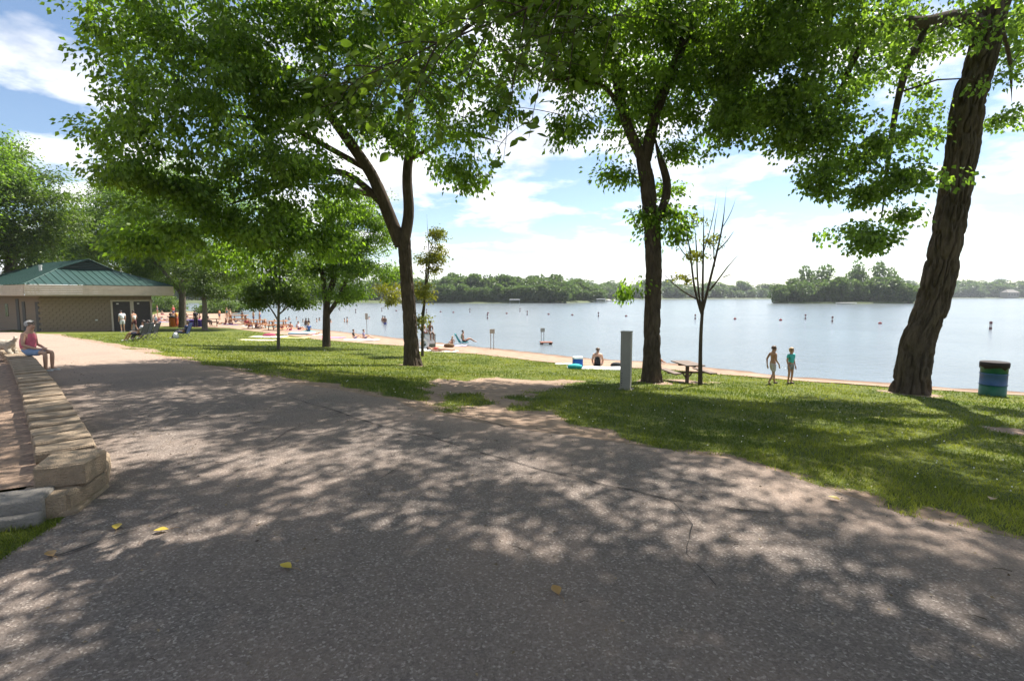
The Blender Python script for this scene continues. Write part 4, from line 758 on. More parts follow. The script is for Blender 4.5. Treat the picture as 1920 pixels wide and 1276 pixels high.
def body_meshes(kind, child, fingers, wear, fat=1.):
    key = (kind, child, fingers, wear, fat)
    if key in _cache: return _cache[key]
    J = pose(kind); rd = {k: RAD[k.rstrip('LR') if k not in RAD else k] for k in J}
    for k in ('pelvis', 'spine', 'chest'): rd[k] *= fat
    if child:
        for k in ('jaw', 'cran'): rd[k] *= 1.18
        for k in ('pelvis', 'spine', 'chest'): rd[k] *= .86
    pts, edges, rads = dict(J), list(LINKS), dict(rd)
    if fingers:
        for q, sx in (('L', -1), ('R', 1)):
            w, h_ = Vector(J['wr'+q]), Vector(J['ha'+q]); d = (h_-w).normalized(); sd_ = d.cross(Vector((0, 0, 1)) if abs(d.z) < .8 else Vector((0, 1, 0))).normalized(); rads['ha'+q] = .03
            for f, (o_, ln_) in enumerate([(-.027, .07), (-.009, .082), (.009, .078), (.026, .062)]):
                a = h_+sd_*o_+d*.022; b_ = h_+sd_*o_*1.25+d*(.022+ln_*.55)+Vector((0, 0, -.008)); c = h_+sd_*o_*1.3+d*(.022+ln_)+Vector((0, 0, -.024))
                for nm, pv, rv in ((f'f{q}{f}a', a, .011), (f'f{q}{f}b', b_, .009), (f'f{q}{f}c', c, .008)): pts[nm] = tuple(pv); rads[nm] = rv
                edges += [('ha'+q, f'f{q}{f}a'), (f'f{q}{f}a', f'f{q}{f}b'), (f'f{q}{f}b', f'f{q}{f}c')]
            tb = h_-sd_*.035+d*-.01; tt = h_-sd_*.062+d*.035; pts['t'+q+'a'] = tuple(tb); pts['t'+q+'b'] = tuple(tt); rads['t'+q+'a'] = .012; rads['t'+q+'b'] = .009; edges += [('ha'+q, 't'+q+'a'), ('t'+q+'a', 't'+q+'b')]
        jw, cr_ = Vector(J['jaw']), Vector(J['cran']); up = (cr_-jw).normalized(); fw = Vector((0, 1, 0)); fw = (fw-up*fw.dot(up)).normalized()
        pts['nose'] = tuple(jw+up*.035+fw*rads['jaw']*1.35); rads['nose'] = .013; edges.append(('jaw', 'nose'))
    res = {'body': skin_mesh(pts, edges, rads, 'pelvis', 2 if fingers else 1)}
    gr = lambda k, f=1.14, a=.010: rads[k]*f+a
    if 'shirt' in wear or 'sleeveless' in wear:
        P2 = {k: J[k] for k in ('pelvis', 'spine', 'chest', 'shL', 'shR')}; P2['pelvis'] = lerp3(J['pelvis'], J['spine'], .15); E2 = [('pelvis', 'spine'), ('spine', 'chest'), ('chest', 'shL'), ('chest', 'shR')]; R2 = {k: gr(k) for k in P2}
        P2['collar'] = lerp3(J['chest'], J['neck'], .55); R2['collar'] = .085; E2.append(('chest', 'collar'))
        if 'shirt' in wear:
            for q in 'LR': P2['sl'+q] = lerp3(J['sh'+q], J['el'+q], .62); R2['sl'+q] = .066; E2.append(('sh'+q, 'sl'+q))
        else:
            for q in 'LR': P2['sh'+q] = lerp3(J['chest'], J['sh'+q], .9); R2['sh'+q] = .066
        res['shirt'] = skin_mesh(P2, E2, R2, 'pelvis', 2 if fingers else 1)
    if 'suit' in wear:
        P2 = {k: J[k] for k in ('pelvis', 'spine', 'chest', 'hipL', 'hipR')}; R2 = {k: gr(k, 1.05, .006) for k in P2}; P2['chest'] = lerp3(J['spine'], J['chest'], .8)
        for q in 'LR': P2['hip'+q] = lerp3(J['pelvis'], J['hip'+q], .9); R2['hip'+q] = .088; P2['st'+q] = lerp3(J['chest'], J['sh'+q], .62); R2['st'+q] = .062
        res['swimsuit'] = skin_mesh(P2, [('pelvis', 'spine'), ('spine', 'chest'), ('pelvis', 'hipL'), ('pelvis', 'hipR'), ('chest', 'stL'), ('chest', 'stR')], R2, 'pelvis')
    for nm, f in (('shorts', .78), ('trunks', .55), ('trousers', 1.9)):
        if nm in wear:
            P2 = {k: J[k] for k in ('pelvis', 'hipL', 'hipR')}; R2 = {'pelvis': gr('pelvis', 1.08), 'hipL': .1, 'hipR': .1}; E2 = [('pelvis', 'hipL'), ('pelvis', 'hipR')]; P2['waist'] = lerp3(J['pelvis'], J['spine'], .45); R2['waist'] = gr('spine', 1.04, .006); E2.append(('pelvis', 'waist'))
            for q in 'LR':
                if f < 1: P2['leg'+q] = lerp3(J['hip'+q], J['kn'+q], f); R2['leg'+q] = .088 if nm == 'shorts' else .09; E2.append(('hip'+q, 'leg'+q))
                else:
                    P2['kn'+q] = J['kn'+q]; P2['leg'+q] = lerp3(J['kn'+q], J['an'+q], .9); R2['kn'+q] = .078; R2['leg'+q] = .062; E2 += [('hip'+q, 'kn'+q), ('kn'+q, 'leg'+q)]
            res[nm] = skin_mesh(P2, E2, R2, 'pelvis', 2 if fingers else 1)
    if 'shoes' in wear:
        for q in 'LR':
            a, t = Vector(J['an'+q]), Vector(J['to'+q]); h_ = a+(a-t)*.25; h_.z = t.z
            res['shoe'+q] = skin_mesh({'h': tuple(h_), 'm': tuple((h_+t)/2+Vector((0, 0, .012))), 't': tuple(t+(t-a)*.12)}, [('h', 'm'), ('m', 't')], {'h': .047, 'm': .05, 't': .043}, 'h')
    # hair
    cz, jw = Vector(J['cran']), Vector(J['jaw']); up = (cz-jw).normalized(); q = up.to_track_quat('Z', 'Y'); rc = rads['cran']
    fwd = Vector((0, 1, 0)); fwd = (fwd-up*fwd.dot(up)); fwd = fwd.normalized() if fwd.length > .1 else Vector((0, 0, 1))
    bm = bmesh.new(); bmesh.ops.create_icosphere(bm, subdivisions=3, radius=1); lng = 'long' in wear; curls = 'curly' in wear
    dele = []
    for v in bm.verts:
        c = v.co.copy(); f_ = c.y; cut = (-.75 if lng else -.35)+.22*math.sin(c.x*9+1)*math.sin(c.y*7)
        if c.z < (.22+.15*math.sin(c.x*8) if f_ > .35 else cut): dele.append(v)
        k = 1.13+(.09 if curls else 0); nz_ = .05*math.sin(c.x*17+c.z*13)*math.sin(c.y*15); v.co = cz+(Vector((1, 0, 0))*c.x*.98+fwd*c.y*1.08+up*c.z*(1.0 if not (lng and c.z < 0) else 1.5))*rc*(k+nz_)+up*rc*.06-fwd*rc*.08
    bmesh.ops.delete(bm, geom=dele, context='VERTS'); hm = bpy.data.meshes.new('hair'); bm.to_mesh(hm); bm.free()
    for p in hm.polygons: p.use_smooth = True
    res['hair'] = hm
    if fingers:
        ey = MB()
        for sx in (-1, 1): ey.ball(jw+up*(.062)+fwd*(rc*1.0)+Vector((sx*.032, 0, 0)), (.011, .007, .008), 1)
        bmesh.ops.recalc_face_normals(ey.bm, faces=ey.bm.faces[:]); em = bpy.data.meshes.new('eyes'); ey.bm.to_mesh(em); ey.bm.free(); res['eyes'] = em
        mo = MB(); mo.ball(jw+up*-.012+fwd*(rads['jaw']*1.12), (.024, .006, .006), 1); em = bpy.data.meshes.new('mouth'); mo.bm.to_mesh(em); mo.bm.free(); res['mouth'] = em
    _cache[key] = res; return res
CM = {}
def cloth(col):
    if col not in CM: CM[col] = mat('cloth', col, .85, .12, 14, .3, 30)
    return CM[col]
SKINS = [mat('skin_fair', (.52, .30, .21), .55, .07, 6), mat('skin_tan', (.38, .20, .125), .55, .07, 6), mat('skin_brown', (.16, .085, .055), .55, .07, 6)]
HAIRS = [mat('hair_dark', (.03, .02, .015), .6, .3, 40), mat('hair_brown', (.10, .055, .03), .6, .3, 40), mat('hair_blond', (.42, .28, .13), .6, .2, 40), mat('hair_white', (.40, .38, .36), .8, .25, 40, .6, 60)]
EYE_M = mat('eye_dark', (.03, .02, .02), .3); LIP_M = mat('lip', (.35, .13, .11), .5); SHOE_W = mat('shoe_white', (.6, .6, .6), .7); SHOE_D = mat('shoe_dark', (.05, .045, .045), .7)
def person(label, loc, rotz, kind, Ht, skin=0, hair=0, wear=(), cols={}, child=False, fingers=False, group=None, seat=None, shoe=None, fat=1., dz=0., tilt=None):
    ms = body_meshes(kind, child, fingers, tuple(wear), fat); s_ = Ht/1.75; root = thing('person', label, 'person', (loc[0], loc[1], loc[2]+dz), rotz, group); root.scale = (s_,)*3
    def add(nm, me, m):
        o = bpy.data.objects.new(nm, me); C.objects.link(o); o.parent = root
        if not me.materials: me.materials.append(m)
        o.material_slots[0].link = 'OBJECT'; o.material_slots[0].material = m
        return o
    bd = add('body', ms['body'], SKINS[skin])
    for nm in ms:
        if nm == 'body': continue
        m = HAIRS[hair] if nm == 'hair' else EYE_M if nm == 'eyes' else LIP_M if nm == 'mouth' else (shoe or SHOE_W) if nm.startswith('shoe') else cloth(cols.get(nm, (.2, .2, .25)))
        o = add(nm.rstrip('LR') if nm.startswith('shoe') else nm, ms[nm], m)
    return root
# --- the people one can make out
w_p = at_z(50, 664, .36); zg = float(path_z(w_p.y)); W = lambda px, py: ground(px, py)
person('grey-haired woman in pink patterned top and denim shorts sitting on the block wall', (w_p.x+.02, w_p.y+.05, zg+.36), R(-82), 'edge', 1.62, 0, 3, ('sleeveless', 'shorts', 'shoes', 'curly'), {'sleeveless': (.62, .14, .2), 'shirt': (.62, .14, .2), 'shorts': (.22, .30, .45)}, fingers=True, fat=1.22)
p = W(1447, 721); person('shirtless boy in pale shorts and dark shoes walking on the lawn', p, R(-75), 'walk', 1.27, 1, 1, ('shorts', 'shoes'), {'shorts': (.45, .40, .40)}, True, True, shoe=SHOE_D)
p = W(1481, 719); person('girl in teal top and short shorts standing on the lawn', p, R(200), 'stand', 1.22, 1, 2, ('shirt', 'trunks', 'shoes', 'long'), {'shirt': (.06, .42, .42), 'trunks': (.24, .24, .27)}, True, True, shoe=SHOE_D)
p = W(1120, 689); person('woman in a black swimsuit sitting with her back to the lawn', p, R(-12), 'hunch', 1.66, 0, 1, ('suit',), {'swimsuit': (.012, .012, .015)}, fingers=True, fat=1.12)
bxp = ground(803, 654)
person('shirtless dark-skinned boy sitting on the green utility box', (bxp.x+.12, bxp.y-.12, bxp.z+.86), R(-150), 'edge', 1.45, 2, 0, ('trunks',), {'trunks': (.5, .5, .52)}, True, True)
person('bather perched at the back of the green utility box behind the trunk', (bxp.x-.3, bxp.y+.05, bxp.z+.86), R(-120), 'edge', 1.45, 1, 0, ('trunks',), {'trunks': (.2, .2, .35)}, True)
p = Vector((-30.4, 39.5, H(-30.4, 39.5))); person('man in white shirt and white shorts at the building doorway', p, R(60), 'lean', 1.72, 0, 0, ('shirt', 'shorts', 'shoes'), {'shirt': (.72, .72, .74), 'shorts': (.6, .6, .62)})
p = Vector((-30.0, 40.2, H(-30.0, 40.2))); person('man in white tank top and maroon shorts walking to the building door', p, R(75), 'walk', 1.7, 1, 0, ('sleeveless', 'shorts', 'shoes'), {'shirt': (.7, .68, .66), 'shorts': (.10, .03, .035)})
METAL = mat('frame_metal', (.05, .05, .055), .4, .1, 5, metal=.6)
def camp_chair(label, p, rotz, col):
    t = thing('folding_chair', label, 'chair', p, rotz); f = cloth(col)
    MB().box((0, .02, .36), (.5, .46, .025), Matrix.Rotation(R(8), 3, 'X')).build('seat', f, t); MB().box((0, -.30, .66), (.52, .03, .58), Matrix.Rotation(R(20), 3, 'X')).build('backrest', f, t)
    for a, b_ in [((-.27, .25, 0), (.27, .24, .38)), ((.27, .25, 0), (-.27, .24, .38)), ((-.27, -.28, 0), (.27, -.22, .38)), ((.27, -.28, 0), (-.27, -.22, .38)), ((-.28, .25, 0), (-.28, -.24, .42)), ((.28, .25, 0), (.28, -.24, .42))]: MB().tube([a, b_], .011, 6).build('leg', METAL, t)
    for s in (-1, 1): MB().tube([(s*.28, -.22, .38), (s*.28, -.42, .95)], .011, 6).build('back_post', METAL, t); MB().box((s*.3, .0, .6), (.06, .5, .02)).build('armrest', f, t)
    return t
for (px, py, col, lab, plab, sh, so, hr) in [(262, 639, (.03, .03, .04), 'dark folding chair nearest the walk on the lawn', 'person in pale striped top reclining in the dark folding chair', (.55, .55, .57), (.03, .035, .06), 0), (272, 636, (.04, .045, .06), 'black folding chair between two others on the lawn', 'person in grey top reclining between two other sitters', (.4, .4, .42), (.05, .05, .06), 0), (285, 634, (.05, .05, .06), 'folding chair with its sitter in bright white', 'person in bright white shirt reclining in a folding chair', (.75, .75, .76), (.3, .32, .4), 0), (346, 634, (.025, .05, .16), 'navy blue folding chair standing alone on the lawn', 'dark-haired person lounging alone in the navy folding chair', (.04, .06, .15), (.06, .06, .07), 0)]:
    p = W(px, py); camp_chair(lab, p, R(100), col); person(plab, p, R(100), 'chair', 1.68, 1, hr, ('shirt', 'trousers' if sh[0] < .5 else 'shorts', 'shoes'), {'shirt': sh, 'trousers': so, 'shorts': so}, dz=-.06)
p = W(330, 634); b_ = MB(); b_.lathe([(.1, 0), (.15, .05), (.16, .2), (.12, .3), (.05, .36)], 12); tag(b_.build('plastic_bag', cloth((.75, .75, .78)), None, True, p), 'white plastic bag on the grass at the navy chair', 'bag')
# dog at the wall
FUR = mat('dog_fur', (.40, .35, .28), .95, .15, 30, 1., 60); dp = at_z(2, 668, .22); dz_ = float(path_z(dp.y))+.2
dog = thing('dog', 'fluffy cream-white dog standing on the soil behind the wall', 'dog', (dp.x, dp.y, dz_), R(100)); DJ = {'rump': (0, -.22, .36), 'mid': (0, 0, .36), 'chest': (0, .2, .38), 'neck': (0, .32, .50), 'head': (0, .40, .58), 'muzzle': (0, .53, .54), 'tail': (0, -.32, .46), 'tail2': (0, -.36, .58)}; DE = [('rump', 'mid'), ('mid', 'chest'), ('chest', 'neck'), ('neck', 'head'), ('head', 'muzzle'), ('rump', 'tail'), ('tail', 'tail2')]; DR = dict(rump=.13, mid=.135, chest=.14, neck=.085, head=.085, muzzle=.04, tail=.035, tail2=.05)
for q, sx in (('L', -1), ('R', 1)):
    for nm, par, x, pts_, rs in [('h', 'rump', .09, [(-.2, .26), (-.29, .14), (-.25, .02)], (.075, .045, .04)), ('f', 'chest', .085, [(.22, .24), (.2, .13), (.22, .02)], (.06, .045, .042))]:
        prev = par
        for i, (y_, z_) in enumerate(pts_): k = nm+q+str(i); DJ[k] = (sx*x, y_, z_); DR[k] = rs[i]; DE.append((prev, k)); prev = k
    DJ['ear'+q] = (sx*.08, .38, .62); DR['ear'+q] = .03; DE.append(('head', 'ear'+q))
dm = skin_mesh(DJ, DE, DR, 'mid', 2); dm.materials.append(FUR); V = np.zeros(len(dm.vertices)*3, np.float32); dm.vertices.foreach_get('co', V); V = V.reshape(-1, 3); V += (.02*np.stack([vnoise(V[:, 0]*40, V[:, 1]*40, V[:, 2]*40, q) for q in (1, 2, 3)], 1)).astype(np.float32); dm.vertices.foreach_set('co', V.ravel()); link('body', dm, dog); MB().ball((0, .57, .55), (.017, .014, .013), 1).build('nose', EYE_M, dog)

# ------------------------------------------------------------ props on the lawn and beach
WOOD = mat('table_wood', (.12, .075, .055), .85, .25, 12, .5, 50); WOODTOP = mat('table_top_wood', (.17, .125, .10), .8, .2, 12, .5, 50); ORW = mat('orange_wood', (.36, .17, .08), .8, .2, 9)
def picnic(label, p, rotz, top, frame, pedestal=True, group=None, s=1.):
    t = thing('picnic_table', label, 'picnic table', p, rotz, group); t.scale = (s, s, s)
    for i in range(4): MB().box((0, -.285+.19*i, .755), (1.5, .178, .045), None, .006).build('table_plank', top, t)
    for sy in (-1, 1):
        for i in range(2): MB().box((0, sy*(.64+.15*i), .445), (1.5, .14, .045), None, .006).build('seat_plank', top, t)
    if pedestal:
        MB().box((0, 0, .33), (.11, .11, .78)).build('pedestal', frame, t); MB().box((0, 0, .39), (.09, 1.62, .07)).build('seat_beam', frame, t); MB().box((0, 0, .70), (.09, .74, .06)).build('top_beam', frame, t); MB().box((0, 0, .705), (1.3, .07, .05)).build('long_beam', frame, t)
        for sy in (-1, 1): MB().tube([(0, sy*.02, .15), (0, sy*.2, .37)], .03, 4).build('brace', frame, t)
        for sy in (-1, 1): MB().box((0, sy*.71, .40), (1.2, .06, .05)).build('seat_rail', frame, t)
    else:
        for sx in (-.55, .55):
            for sy in (-1, 1): MB().tube([(sx, sy*.62, -.05), (sx, sy*.22, .74)], .04, 4).build('leg', frame, t)
            MB().box((sx+.05, 0, .39), (.045, 1.55, .09)).build('cross_beam', frame, t)
    return t
pt_ = W(1288, 716); picnic('weathered single-pedestal picnic table under the bare young tree', pt_, R(96), WOODTOP, WOOD, s=.78)
MB_p = W(1173, 729); post = thing('utility_post', 'plain grey square metal utility post standing alone on the lawn', 'post', MB_p, R(-24)); PM = mat('post_paint', (.25, .235, .195), .6, .06, 5); MB().box((0, 0, .69), (.25, .2, 1.46), None, .008).build('shaft', PM, post); MB().box((0, 0, 1.425), (.265, .215, .03), None, .006).build('cap', PM, post); MB().box((0, 0, -.02), (.36, .32, .07), None, .01).build('footing', KERB_M, post)
for q in range(6): MB().box((-.09+.006*(q % 3), -.1015, .10+.06*q), (.018+.008*(q % 2), .004, .022)).build('dark_mark', DARK, post)  # small dark dashes stand in for illegible, text-like marks on the post
dr = W(1860, 741); drum = thing('drum_bin', 'green and blue steel drum litter bin with a dark liner', 'bin', dr, 0); drum.scale = (1, 1, 1.1); GP = mat('drum_green', (.01, .10, .055), .45, .15, 6); BP = mat('drum_blue', (.025, .075, .20), .45, .15, 6); r_ = .325
MB().lathe([(r_, 0), (r_*1.01, .02), (r_, .04), (r_, .3)], 40).build('lower_band', GP, drum, True); MB().lathe([(r_+.001, .3), (r_+.016, .315), (r_+.016, .325), (r_+.001, .34), (r_+.001, .60), (r_+.016, .615), (r_+.016, .625), (r_+.001, .64)], 40).build('middle_band', BP, drum, True)
MB().lathe([(r_, .64), (r_, .90), (r_+.014, .91), (r_+.014, .93)], 40).build('upper_band', GP, drum, True)
bm_ = MB(); bm_.lathe([(r_+.022, .80), (r_+.03, .86), (r_+.028, .94), (r_, .96), (r_-.06, .95), (r_-.09, .945), (.02, .94)], 40)
for v in bm_.bm.verts:
    if v.co.z < .83: v.co.z += .045*math.sin(math.atan2(v.co.y, v.co.x)*5)+.02*math.sin(math.atan2(v.co.y, v.co.x)*13)
bm_.build('bin_liner', mat('liner_dark', (.018, .012, .012), .85, .2, 9), drum, True)
SIGN = mat('sign_back', (.36, .34, .29), .7, .1, 5); POST = mat('galv_post', (.30, .30, .29), .5, .1, 5, metal=.4)
def sign2(label, p, hgt, w, h_, gap, n_=2):
    t = thing('sign', label, 'sign', p, R(8)); MB().box((0, 0, hgt-h_/2), (w, .03, h_), None, .01).build('panel', SIGN, t)
    for sx in ((-gap, gap) if n_ == 2 else (0,)): MB().tube([(sx, .025, -.8), (sx, .025, hgt-.05)], .022, 6).build('sign_post', POST, t)
p = W(923, 655); sign2('small square sign on two thin posts at the sand edge', p, 1.22, .3, .27, .09)
rp = at_z(1024, 645, WATER_Z); raft = thing('raft', 'small reddish wooden platform standing in shallow water', 'platform', rp, R(5))
for q in range(5): MB().box((-.32+.16*q, 0, .13), (.15, .7, .06), None, .008).build('plank', mat('raft_wood', (.25, .09, .055), .8, .2, 9) if q == 0 else bpy.data.materials['raft_wood'], raft)
for sx in (-.3, .3): MB().box((sx, 0, .0), (.1, .66, .2)).build('float', WOOD, raft)
sign2('square sign on two posts behind the wooden platform in the water', at_z(1018, 643, WATER_Z)+Vector((0, .4, 0)), 1.0, .3, .27, .09)
p = W(688, 627); sign2('narrow sign on a single thin pole at the waterline', p, 1.75, .22, .5, 0, 1)
UB = mat('box_green', (.10, .13, .11), .6, .1, 4); ub = thing('utility_box', 'grey-green metal utility box with a towel hung over it', 'box', bxp, R(10)); MB().box((0, 0, .42), (.82, .6, .86), None, .012).build('cabinet', UB, ub); MB().box((0, 0, .855), (.86, .64, .03), None, .006).build('lid', UB, ub); MB().box((.05, -.305, .4), (.36, .01, .7)).build('door', UB, ub)
def towel(label, p, rotz, w, l_, col, group=None):
    V = []; n_ = 8
    for i in range(n_+1):
        for j in range(n_+1): V.append((w*(i/n_-.5), l_*(j/n_-.5), .03+.025*float(fbm(i*.9+p[0], j*.9+p[1], None, 2, 5))))
    k = n_+1; Fc = [(i*k+j, (i+1)*k+j, (i+1)*k+j+1, i*k+j+1) for i in range(n_) for j in range(n_)]; o = link('towel', mesh_np('towel', V, Fc, cloth(col), smooth=True), None, p, rotz)
    md = o.modifiers.new('s', 'SOLIDIFY'); md.thickness = .02; return tag(o, label, 'towel', group)
V = [(x*.28, -.32-.01*math.sin(z*9+x*4), .88-.55*z) for z in np.linspace(0, 1, 9) for x in np.linspace(-1, 1, 9)]; o = link('towel', mesh_np('towel', V, [(i*9+j, i*9+j+1, i*9+j+10, i*9+j+9) for i in range(8) for j in range(8)], cloth((.62, .66, .75)), smooth=True)); o.location = (bxp.x+.14, bxp.y-.02, bxp.z); o.modifiers.new('s', 'SOLIDIFY').thickness = .015; tag(o, 'pale towel hanging over the edge of the utility box', 'towel')
p = W(786, 656); towel('white towel spread beside the big forked trunk', p, .4, 1.0, 1.9, (.72, .72, .72)); t = MB()
rg = []; 
for i in range(24):
    a = i*2*math.pi/24; rg.append([t.bm.verts.new(((.26+.09*math.cos(b_))*math.cos(a), .09*math.sin(b_), .34+(.26+.09*math.cos(b_))*math.sin(a))) for b_ in [k*math.pi/4 for k in range(8)]])
for i in range(24):
    for k in range(8): t.bm.faces.new((rg[i][k], rg[i][(k+1) % 8], rg[(i+1) % 24][(k+1) % 8], rg[(i+1) % 24][k]))
o = t.build('swim_ring', cloth((.75, .75, .76)), None, True, W(794, 655)); o.rotation_euler = (R(-20), 0, .3); tag(o, 'white inflatable swim ring leaning by the utility box', 'swim ring')
p = W(824, 659); towel('patterned towel under the sunbather by the utility box', p, 1.4, .9, 1.9, (.55, .5, .42)); person('sunbather in a red swimsuit lying near the utility box', (p.x, p.y, p.z+.03), R(75), 'lie', 1.6, 0, 1, ('suit',), {'swimsuit': (.55, .06, .05)})
p = W(842, 651.5); MB_ = MB(); MB_.ball((0, 0, .12), (.34, .2, .14), 2); tag(MB_.build('beach_bag', cloth((.16, .09, .04)), None, True, p), 'brown beach bag lying on the sand', 'bag')
p = W(843, 648); towel('lilac towel spread on sand behind the brown bag', p, 1.5, .8, 2.2, (.42, .40, .55)); p = W(848, 645); person('small child sitting on sand beside the teal chair', p, R(30), 'ground', 1.05, 0, 2, ('trunks',), {'trunks': (.6, .3, .2)}, True)
p = W(869, 647); tch = thing('beach_chair', 'low teal beach chair at the water edge', 'chair', p, R(-70)); MB().box((0, .05, .2), (.5, .48, .03)).build('seat', cloth((.02, .30, .33)), tch); MB().box((0, -.38, .46), (.5, .04, .66), Matrix.Rotation(R(28), 3, 'X')).build('backrest', cloth((.02, .30, .33)), tch)
for sx in (-.25, .25): MB().tube([(sx, .3, 0), (sx, -.2, .2), (sx, -.55, .75)], .014, 6).build('side_frame', POST, tch); MB().tube([(sx, -.35, 0), (sx, .26, .2)], .014, 6).build('leg', POST, tch)
person('person lounging in the low teal beach chair with knees raised', p, R(-70), 'ground', 1.65, 1, 0, ('trunks',), {'trunks': (.03, .03, .05)}, dz=.16)
for px, lab, col in [(664, 'child in black top sitting on the sand towel', (.03, .03, .035)), (683, 'child in striped top sitting on the sand towel', (.25, .22, .38))]:
    p = W(px, 636); person(lab, p, R(-80), 'ground', 1.35, 0, 1, ('shirt', 'trunks'), {'shirt': col, 'trunks': (.15, .15, .3)}, True, dz=.03)
p = W(674, 637.5); towel('white towel under two seated children', p, 1.45, 1.0, 2.6, (.72, .68, .68)); p = W(622, 633); towel('pink towel on the open sand', p, 1.4, .9, 1.9, (.75, .20, .32))
p = W(566, 627); ma = MB()
for q in range(6): ma.tube([(-.95, -.3+.12*q, .1), (.95, -.3+.12*q, .1)], .075, 8)
tag(ma.build('air_mattress', cloth((.45, .62, .75)), None, True, p, .1), 'pale blue air mattress on the sand', 'air mattress')
p = W(500, 632); towel('cream blanket spread on the lawn with clothes on it', p, 1.5, 1.3, 2.6, (.68, .62, .55)); p = W(480, 638); towel('pale yellow towel on the lawn by the young maple', p, 1.5, 1., 2.6, (.6, .52, .3)); p = W(550, 634); towel('bright yellow towel on the lawn beyond the young maple', p, 1.5, .8, 2.0, (.62, .5, .18)); p = W(505, 631); o = MB(); o.ball((0, 0, .12), (.5, .25, .13), 2); tag(o.build('clothes_pile', cloth((.40, .07, .12)), None, True, p), 'heap of red clothes on the cream blanket', 'clothes')
p = W(1083, 689); cl_ = thing('cooler', 'blue cooler box with white lid on the grass edge', 'cooler', p, R(10)); MB().box((0, 0, .19), (.36, .28, .34), None, .03).build('cooler_body', cloth((.02, .10, .42)), cl_); MB().box((0, 0, .39), (.38, .30, .07), None, .025).build('lid', cloth((.72, .74, .76)), cl_); MB().tube([(-.19, 0, .3), (-.21, 0, .45), (.21, 0, .45), (.19, 0, .3)], .012, 6).build('handle', cloth((.72, .74, .76)), cl_)
p = W(1078, 691); o = MB(); o.ball((0, 0, .08), (.3, .2, .12), 2); tag(o.build('towel_bundle', cloth((.03, .35, .36)), None, True, p), 'crumpled teal towel in front of the cooler', 'towel'); p = W(1117, 691); towel('white towel under the woman in black', p, 1.5, .9, 2.2, (.7, .7, .7)); p = W(1156, 689); o = MB(); o.ball((0, 0, .1), (.26, .18, .13), 2); tag(o.build('beach_bag', cloth((.02, .02, .025)), None, True, p), 'black bag at the end of the white towel', 'bag'); p = W(1056, 683); towel('small white cloth on sand beside the cooler', p, 1.5, .3, .7, (.75, .75, .75))
p = W(1238, 690); person('bather sitting on the sand just behind the tall trunk', (p.x+.15, p.y+2, H(p.x+.15, p.y+2)), R(-60), 'ground', 1.6, 0, 2, ('trunks',), {'trunks': (.2, .2, .3)})
# buoys
BW = mat('buoy_white', (.62, .58, .55), .5); BD = mat('buoy_band', (.14, .05, .05), .5); BR = mat('buoy_red', (.26, .03, .03), .6)
def buoy(px, py, lab='white and dark banded marker buoy standing on the lake', s=1.):
    p = at_z(px, py, WATER_Z); t = thing('marker_buoy', lab, 'buoy', p, 0, 'banded marker buoys on the lake'); t.scale = (s,)*3; MB().lathe([(.11, -.3), (.115, .0), (.115, .2)], 12).build('lower_band', BD, t); MB().lathe([(.113, .2), (.113, .5)], 12).build('white_band', BW, t); MB().lathe([(.115, .5), (.115, .72), (.09, .75)], 12).build('upper_band', BD, t)
for px, py in [(637, 581), (667, 586), (716, 583), (800, 586), (881, 585), (914, 597), (975, 584), (988.5, 590), (1122, 593), (1303.5, 598), (1510, 598), (1560.5, 603)]: buoy(px, py, s=.9)
buoy(1857, 617, 'tall red and white banded marker buoy out beyond the drum bin', 1.0)
for px, py in [(743, 583), (826, 585), (850, 586), (915, 587), (950, 588), (1028.6, 589.6), (1073, 591), (1174, 593), (1378, 598.4), (1463.6, 600.6), (1650, 607)]:
    t = MB(); t.ball((0, 0, .07), (.2, .16, .14), 2); t.lathe([(.03, .2), (.03, .3)], 6); p = at_z(px, py, WATER_Z); tag(t.build('float_buoy', BR if px > 1200 else mat('buoy_dark_red', (.14, .03, .035), .5) if px == 743 else bpy.data.materials['buoy_dark_red'], None, True, p), 'small round red float on the lake' if px > 1200 else 'small dark float on the swimming area line', 'buoy', 'bright red floats' if px > 1200 else 'dark floats of the swimming line')
# crowd on the beach: benches, bathers, towels, swimmers
gC = random.Random(12); COL = [('red', (.42, .07, .07)), ('orange', (.5, .22, .1)), ('blue', (.07, .13, .33)), ('white', (.62, .6, .6)), ('black', (.02, .02, .025)), ('pink', (.5, .22, .3)), ('teal', (.07, .26, .28)), ('cream', (.6, .5, .36)), ('purple', (.17, .11, .26)), ('white', (.6, .6, .62))]
picnic('orange-brown picnic table amid the sunbathers', W(447, 608), R(20), ORW, ORW, False, s=1.3); picnic('orange-brown picnic table beside the standing bathers', W(482, 616), R(10), ORW, ORW, False, s=1.1); picnic('orange-brown picnic table behind the young maple', W(521, 619), R(5), ORW, ORW, False, s=1.1); picnic('dark picnic table at the pale trunk with a sitter in black', W(395, 612), R(30), WOOD, WOOD, False)
p = W(396, 611); person('person in black clothes sitting hunched at the dark picnic table', (p.x, p.y-.7, p.z+.46), R(-20), 'edge', 1.75, 2, 0, ('shirt', 'trousers'), {'shirt': (.015, .015, .018), 'trousers': (.02, .02, .025)})
p = W(368, 613); person('person in dark clothes standing by the pale trunk', p, R(60), 'lean', 1.7, 2, 0, ('shirt', 'trousers'), {'shirt': (.02, .02, .03), 'trousers': (.02, .02, .025)})
p = W(326, 612.5); ob = thing('orange_bin', 'orange litter barrel with dark lid by the straight trunk', 'bin', p); MB().lathe([(.36, 0), (.38, .1), (.38, .85), (.36, .9)], 24).build('barrel', mat('bin_orange', (.75, .20, .02), .5), ob, True); MB().lathe([(.4, .9), (.4, 1.0), (.2, 1.12)], 24).build('lid', DARK, ob, True)
